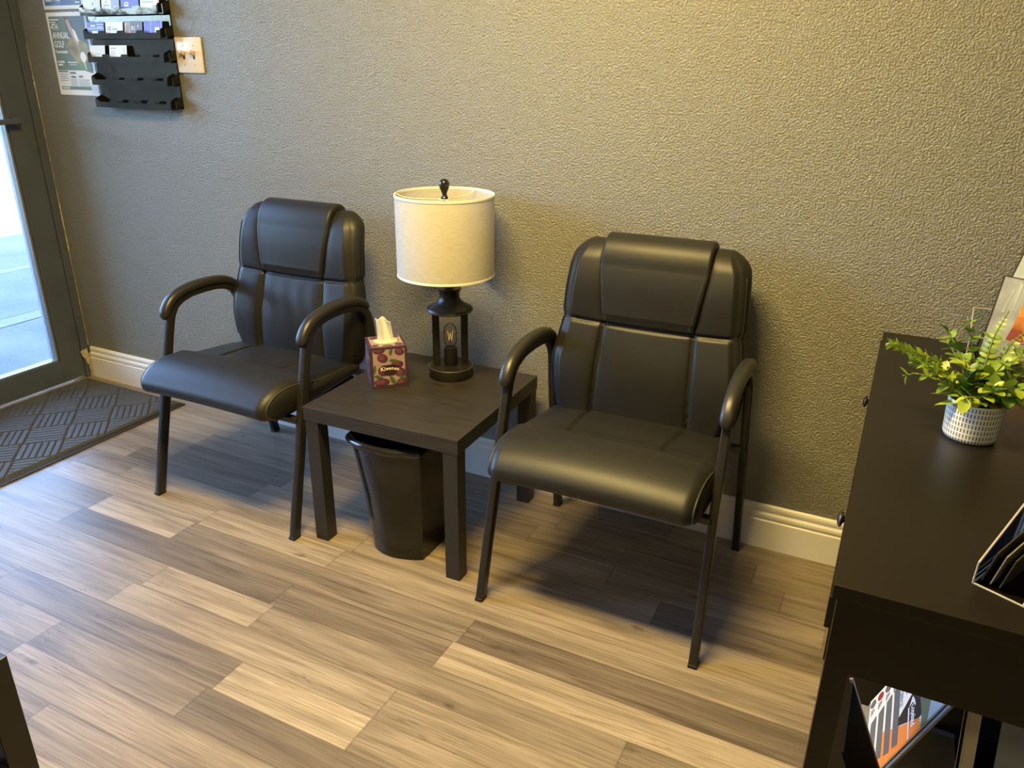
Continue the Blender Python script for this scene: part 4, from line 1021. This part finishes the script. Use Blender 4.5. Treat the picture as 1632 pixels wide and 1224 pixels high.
# ------------------------------------------------------------------ potted plant
def potmat():
    m = bpy.data.materials.new('white_ceramic_with_dashes'); m.use_nodes = True; n = m.node_tree; b = n.nodes['Principled BSDF']; N = n.nodes.new; L = n.links.new
    uv = N('ShaderNodeUVMap'); uv.uv_map = 'wrap'; sp = N('ShaderNodeSeparateXYZ'); L(uv.outputs[0], sp.inputs[0])
    def M(op, a, b_=None, c_=None):
        q = N('ShaderNodeMath'); q.operation = op
        for i, v in enumerate((a, b_, c_)):
            if v is None: continue
            if isinstance(v, (int, float)): q.inputs[i].default_value = v
            else: L(v, q.inputs[i])
        return q.outputs[0]
    u = M('FRACT', M('MULTIPLY', sp.outputs[0], 52)); v = M('FRACT', M('MULTIPLY', sp.outputs[1], 7.0))
    iu = M('LESS_THAN', M('ABSOLUTE', M('SUBTRACT', u, .5)), .23); iv = M('LESS_THAN', M('ABSOLUTE', M('SUBTRACT', v, .5)), .36)
    lim = M('LESS_THAN', sp.outputs[1], 1.0)
    mask = M('MULTIPLY', M('MULTIPLY', iu, iv), lim)
    nz = N('ShaderNodeTexNoise'); nz.inputs['Scale'].default_value = 18; tc = N('ShaderNodeTexCoord'); L(tc.outputs['Object'], nz.inputs['Vector'])
    r = N('ShaderNodeValToRGB'); r.color_ramp.elements[0].position = .45; r.color_ramp.elements[0].color = (.16, .16, .15, 1); r.color_ramp.elements[1].position = .6; r.color_ramp.elements[1].color = (.10, .19, .30, 1); L(nz.outputs[0], r.inputs[0])
    x = N('ShaderNodeMix'); x.data_type = 'RGBA'; x.inputs[6].default_value = (.74, .73, .68, 1); L(mask, x.inputs[0]); L(r.outputs[0], x.inputs[7]); L(x.outputs[2], b.inputs['Base Color'])
    b.inputs['Roughness'].default_value = .35
    bp = N('ShaderNodeBump'); bp.inputs['Strength'].default_value = .5; bp.inputs['Distance'].default_value = .001; bp.invert = True; L(mask, bp.inputs['Height']); L(bp.outputs[0], b.inputs['Normal'])
    return m
PX, PY = 3.7148, -.6757
pot = thing('potted_plant', 'small artificial green plant in a white dashed pot on the cabinet top', 'plant', (PX, PY, CT))
bm = bmesh.new(); uvw = bm.loops.layers.uv.new('wrap')
prof = [(.040, .0), (.0455, .002), (.0480, .007), (.0486, .012), (.0500, .045), (.0510, .079), (.0508, .0815), (.0490, .0815), (.0480, .078), (.047, .06), (.046, .055)]
n_ = 64; vr = lathe(bm, prof, n_)
zi = {}
for f in bm.faces:
    for l in f.loops:
        a = (math.atan2(l.vert.co.y, l.vert.co.x) / (2 * PI)) % 1; l[uvw].uv = (a, l.vert.co.z / .0785)
    us = [l[uvw].uv[0] for l in f.loops]
    if len(us) == 4 and max(us) - min(us) > .5:
        for l in f.loops:
            if l[uvw].uv[0] < .5: l[uvw].uv = (l[uvw].uv[0] + 1, l[uvw].uv[1])
link('pot', bm, potmat(), pot, True, 50)
bm = bmesh.new(); lathe(bm, [(0, .058), (.0465, .058), (.040, .066), (.02, .070), (0, .072)], 32); link('soil', bm, M_soil, pot, True)
def leafmat(name, c):
    m = bpy.data.materials.new(name); m.use_nodes = True; n = m.node_tree; b = n.nodes['Principled BSDF']
    b.inputs['Roughness'].default_value = .35
    tc = n.nodes.new('ShaderNodeTexCoord'); nz = n.nodes.new('ShaderNodeTexNoise'); nz.inputs['Scale'].default_value = 40; n.links.new(tc.outputs['Object'], nz.inputs['Vector'])
    r = n.nodes.new('ShaderNodeValToRGB'); r.color_ramp.elements[0].position = .35; r.color_ramp.elements[0].color = (c[0] * .6, c[1] * .7, c[2] * .6, 1); r.color_ramp.elements[1].position = .65; r.color_ramp.elements[1].color = (*c, 1)
    n.links.new(nz.outputs[0], r.inputs[0]); n.links.new(r.outputs[0], b.inputs['Base Color'])
    tr = n.nodes.new('ShaderNodeBsdfTranslucent'); n.links.new(r.outputs[0], tr.inputs[0]); x = n.nodes.new('ShaderNodeMixShader'); x.inputs[0].default_value = .25
    o = n.nodes['Material Output']; n.links.new(b.outputs[0], x.inputs[1]); n.links.new(tr.outputs[0], x.inputs[2]); n.links.new(x.outputs[0], o.inputs[0])
    return m
G1 = leafmat('leaf_yellow_green', (.42, .50, .05)); G2 = leafmat('leaf_mid_green', (.24, .36, .045)); G3 = leafmat('leaf_deep_green', (.09, .18, .03)); G_st = mat('stem_green', (.12, .16, .04), .5)
def leaf(bm, base, d, up, L_, w_, mi, cup=.15, droop=.1, round_=True):
    d = Vector(d).normalized(); up = Vector(up); side = d.cross(up)
    if side.length < 1e-4: side = d.orthogonal()
    side.normalize(); nr = side.cross(d).normalized()
    N_ = 7; L1, L2, L3 = [], [], []
    for i in range(N_ + 1):
        s = i / N_
        wd = w_ * (math.sin(PI * min(.999, s ** .8 * .98 + .01)) ** (.55 if round_ else 1.0))
        c = Vector(base) + d * (L_ * s) - nr * (droop * L_ * s * s)
        L1.append(bm.verts.new(c - side * wd + nr * cup * wd)); L2.append(bm.verts.new(c)); L3.append(bm.verts.new(c + side * wd + nr * cup * wd))
    for i in range(N_):
        bm.faces.new((L1[i], L2[i], L2[i + 1], L1[i + 1])).material_index = mi; bm.faces.new((L2[i], L3[i], L3[i + 1], L2[i + 1])).material_index = mi
rp = random.Random(21)
def sprig(pts, kind, size=.016, n=8, name='leafy_stem', mats=(1, 2)):
    bm = bmesh.new(); path = catmull(pts, 6); tube(bm, path, lambda u: .0016 * (1 - .5 * u) + .0004, 6, mi=0)
    m_ = len(path)
    for i in range(n):
        u = .15 + .85 * (i + .5) / n if kind != 'fern' else .12 + .88 * i / n
        k = min(m_ - 2, int(u * (m_ - 1))); p_ = path[k]; tdir = (path[k + 1] - path[k]).normalized()
        if kind == 'box':      # opposite pairs of rounded leaves, each pair turned
            ref = tdir.orthogonal().normalized(); ref.rotate(Matrix.Rotation(i * 1.45 + rp.uniform(-.3, .3), 3, tdir))
            for sg in (-1, 1):
                d = (ref * sg + tdir * .75).normalized(); sz = size * 1.28 * rp.uniform(.75, 1.15) * (1 - .25 * u)
                leaf(bm, p_, d, Vector((0, 0, 1)) if abs(d.z) < .9 else tdir, sz, sz * .40, rp.choice(mats), .2, rp.uniform(-.1, .3))
        elif kind == 'bud':
            for sg in range(3):
                ref = tdir.orthogonal().normalized(); ref.rotate(Matrix.Rotation(i * 1.1 + sg * 2.1, 3, tdir)); d = (ref + tdir * .8).normalized(); sz = size * rp.uniform(.6, 1.0)
                leaf(bm, p_, d, tdir, sz, sz * .26, rp.choice(mats), .3, -.1)
        elif kind == 'fern':
            side = tdir.cross(Vector((0, 0, 1))); side = side.normalized() if side.length > .05 else tdir.orthogonal().normalized()
            sz = size * math.sin(PI * (.18 + .80 * u)) ** .7
            for sg in (-1, 1):
                d = (side * sg + tdir * .35 + Vector((0, 0, -.1))).normalized(); leaf(bm, p_, d, Vector((0, 0, 1)) if abs(tdir.z) < .8 else side.cross(tdir), sz, sz * .22, rp.choice(mats), .1, .25)
    if kind == 'blade':
        pass
    return link(name, bm, [G_st, G1, G2, G3], pot, True)
def P3(x, y, z): return (x, y, z)
O = (0, 0, .062)
# long boxwood sprays to the left (towards -x) and up
sprig([O, (-.03, .01, .10), (-.08, .03, .135), (-.135, .05, .145), (-.175, .055, .150)], 'bud', .021, 26, mats=(1, 2, 2))
sprig([O, (-.03, -.01, .095), (-.075, .0, .125), (-.125, .01, .150), (-.160, .02, .162)], 'bud', .020, 20, mats=(1, 2))
sprig([O, (-.03, -.02, .09), (-.07, -.03, .115), (-.11, -.035, .125), (-.140, -.04, .118)], 'box', .020, 7, mats=(2, 2, 1))
sprig([O, (-.02, .02, .11), (-.055, .04, .17), (-.085, .06, .205)], 'box', .022, 6, mats=(2, 3))
sprig([O, (-.01, .03, .12), (-.03, .05, .18), (-.045, .06, .225)], 'box', .022, 7, mats=(2, 2, 3))
sprig([O, (.0, .02, .11), (.0, .04, .16), (.005, .055, .20)], 'box', .022, 7, mats=(1, 2))
sprig([O, (-.015, -.01, .10), (-.03, -.02, .14), (-.04, -.03, .165)], 'box', .027, 5, mats=(1, 1, 2))
sprig([O, (.01, -.02, .095), (.015, -.04, .12), (.02, -.055, .135)], 'box', .026, 5, mats=(1, 2))
sprig([O, (-.01, -.03, .09), (-.02, -.055, .10), (-.03, -.07, .10)], 'box', .026, 4, mats=(1, 2))
sprig([O, (.03, -.02, .09), (.05, -.04, .11), (.07, -.055, .115)], 'box', .026, 5, mats=(1, 2))
sprig([O, (.03, .0, .10), (.06, .01, .14), (.085, .02, .16)], 'box', .024, 6, mats=(1, 2))
sprig([O, (.03, .03, .11), (.055, .05, .16), (.075, .07, .19)], 'box', .022, 7, mats=(2, 3))
sprig([O, (.05, -.0, .10), (.10, -.01, .13), (.14, -.02, .14)], 'box', .024, 8, mats=(2, 1))
sprig([O, (.04, .04, .12), (.09, .06, .16), (.12, .07, .18)], 'bud', .016, 14, mats=(2, 1))
sprig([O, (-.02, .04, .10), (-.05, .08, .14), (-.07, .11, .16)], 'box', .022, 6, mats=(3, 2))
sprig([O, (.0, .0, .10), (.02, -.01, .15), (.03, -.02, .175)], 'box', .024, 6, mats=(1, 2))
sprig([O, (-.03, .0, .09), (-.06, .01, .115), (-.085, .02, .14)], 'box', .024, 6, mats=(1, 2))
sprig([O, (-.04, .02, .10), (-.09, .035, .12), (-.13, .045, .128)], 'bud', .022, 18, mats=(1, 1, 2))
sprig([O, (-.035, -.015, .10), (-.08, -.02, .13), (-.11, -.02, .145)], 'box', .022, 7, mats=(1, 2))
sprig([O, (.0, -.04, .10), (.03, -.06, .13), (.06, -.075, .14)], 'box', .026, 5, mats=(1, 2))
sprig([O, (.02, .01, .13), (.05, .02, .17), (.07, .03, .20)], 'box', .024, 7, mats=(1, 2))
# fern fronds
sprig([O, (.0, .02, .14), (.005, .035, .20), (.02, .05, .25)], 'fern', .017, 22, 'fern_frond', (1, 2))
sprig([O, (.02, .03, .13), (.04, .05, .19), (.07, .06, .225)], 'fern', .016, 20, 'fern_frond', (1, 2))
sprig([O, (.05, -.02, .10), (.09, -.035, .095), (.115, -.045, .05), (.125, -.05, .015)], 'fern', .021, 24, 'fern_frond', (2, 2, 3))
sprig([O, (.05, .02, .12), (.11, .02, .14), (.16, .02, .12)], 'fern', .020, 22, 'fern_frond', (2, 3))
# long pointed leaves near the rim
bm = bmesh.new()
for (b_, d, L_, w_, mi) in (((-.015, -.01, .085), (-1, -.25, .14), .072, .0085, 1), ((-.012, -.02, .078), (-1, -.35, -.02), .066, .011, 1), ((-.01, -.02, .085), (-.9, -.5, .30), .055, .009, 2), ((.0, -.01, .09), (-.7, .3, .5), .06, .010, 3), ((.01, .0, .09), (.8, -.4, .3), .06, .011, 3), ((0, -.02, .085), (.2, -1, .25), .045, .010, 2)):
    leaf(bm, b_, d, (0, 0, 1), L_, w_, mi, .3, .12, False)
link('pointed_leaves', bm, [G_st, G1, G2, G3], pot, True)
bm = bmesh.new()
for k in range(90):
    a = rp.uniform(0, 2 * PI); e = rp.uniform(.15, 1.2); b_ = Vector((rp.uniform(-.034, .034), rp.uniform(-.034, .034), rp.uniform(.072, .13)))
    d = (math.cos(a) * math.cos(e), math.sin(a) * math.cos(e), math.sin(e)); leaf(bm, b_, d, (0, 0, 1), rp.uniform(.024, .036), rp.uniform(.008, .012), rp.choice((1, 2, 3, 3)), .2, .1)
link('inner_leaves', bm, [G_st, G1, G2, G3], pot, True)

# ------------------------------------------------------------------ slatted stand at the near left
t = thing('slatted_stand', 'black slatted stand in the near left corner of the picture', 'stand', (0, 0, 0))
bx, by = 2.334, -1.80
for (x, y) in ((bx - .045, by - .045), (bx - .045, by - .42), (bx - .36, by - .045), (bx - .36, by - .42)):
    boxobj('post', (x, x + .045, y, y + .045, 0, .56), M_metal, t, bev=.002)
for k, z in enumerate((.10, .18, .26, .335, .40, .47)):
    boxobj('rail', (bx - .036, bx - .014, by - .376, by - .045, z, z + .018), M_metal, t)
    boxobj('rail', (bx - .351, bx - .329, by - .376, by - .045, z, z + .018), M_metal, t)
boxobj('stand_top', (bx - .315, bx - .045, by - .42, by, .53, .55), M_metal, t)
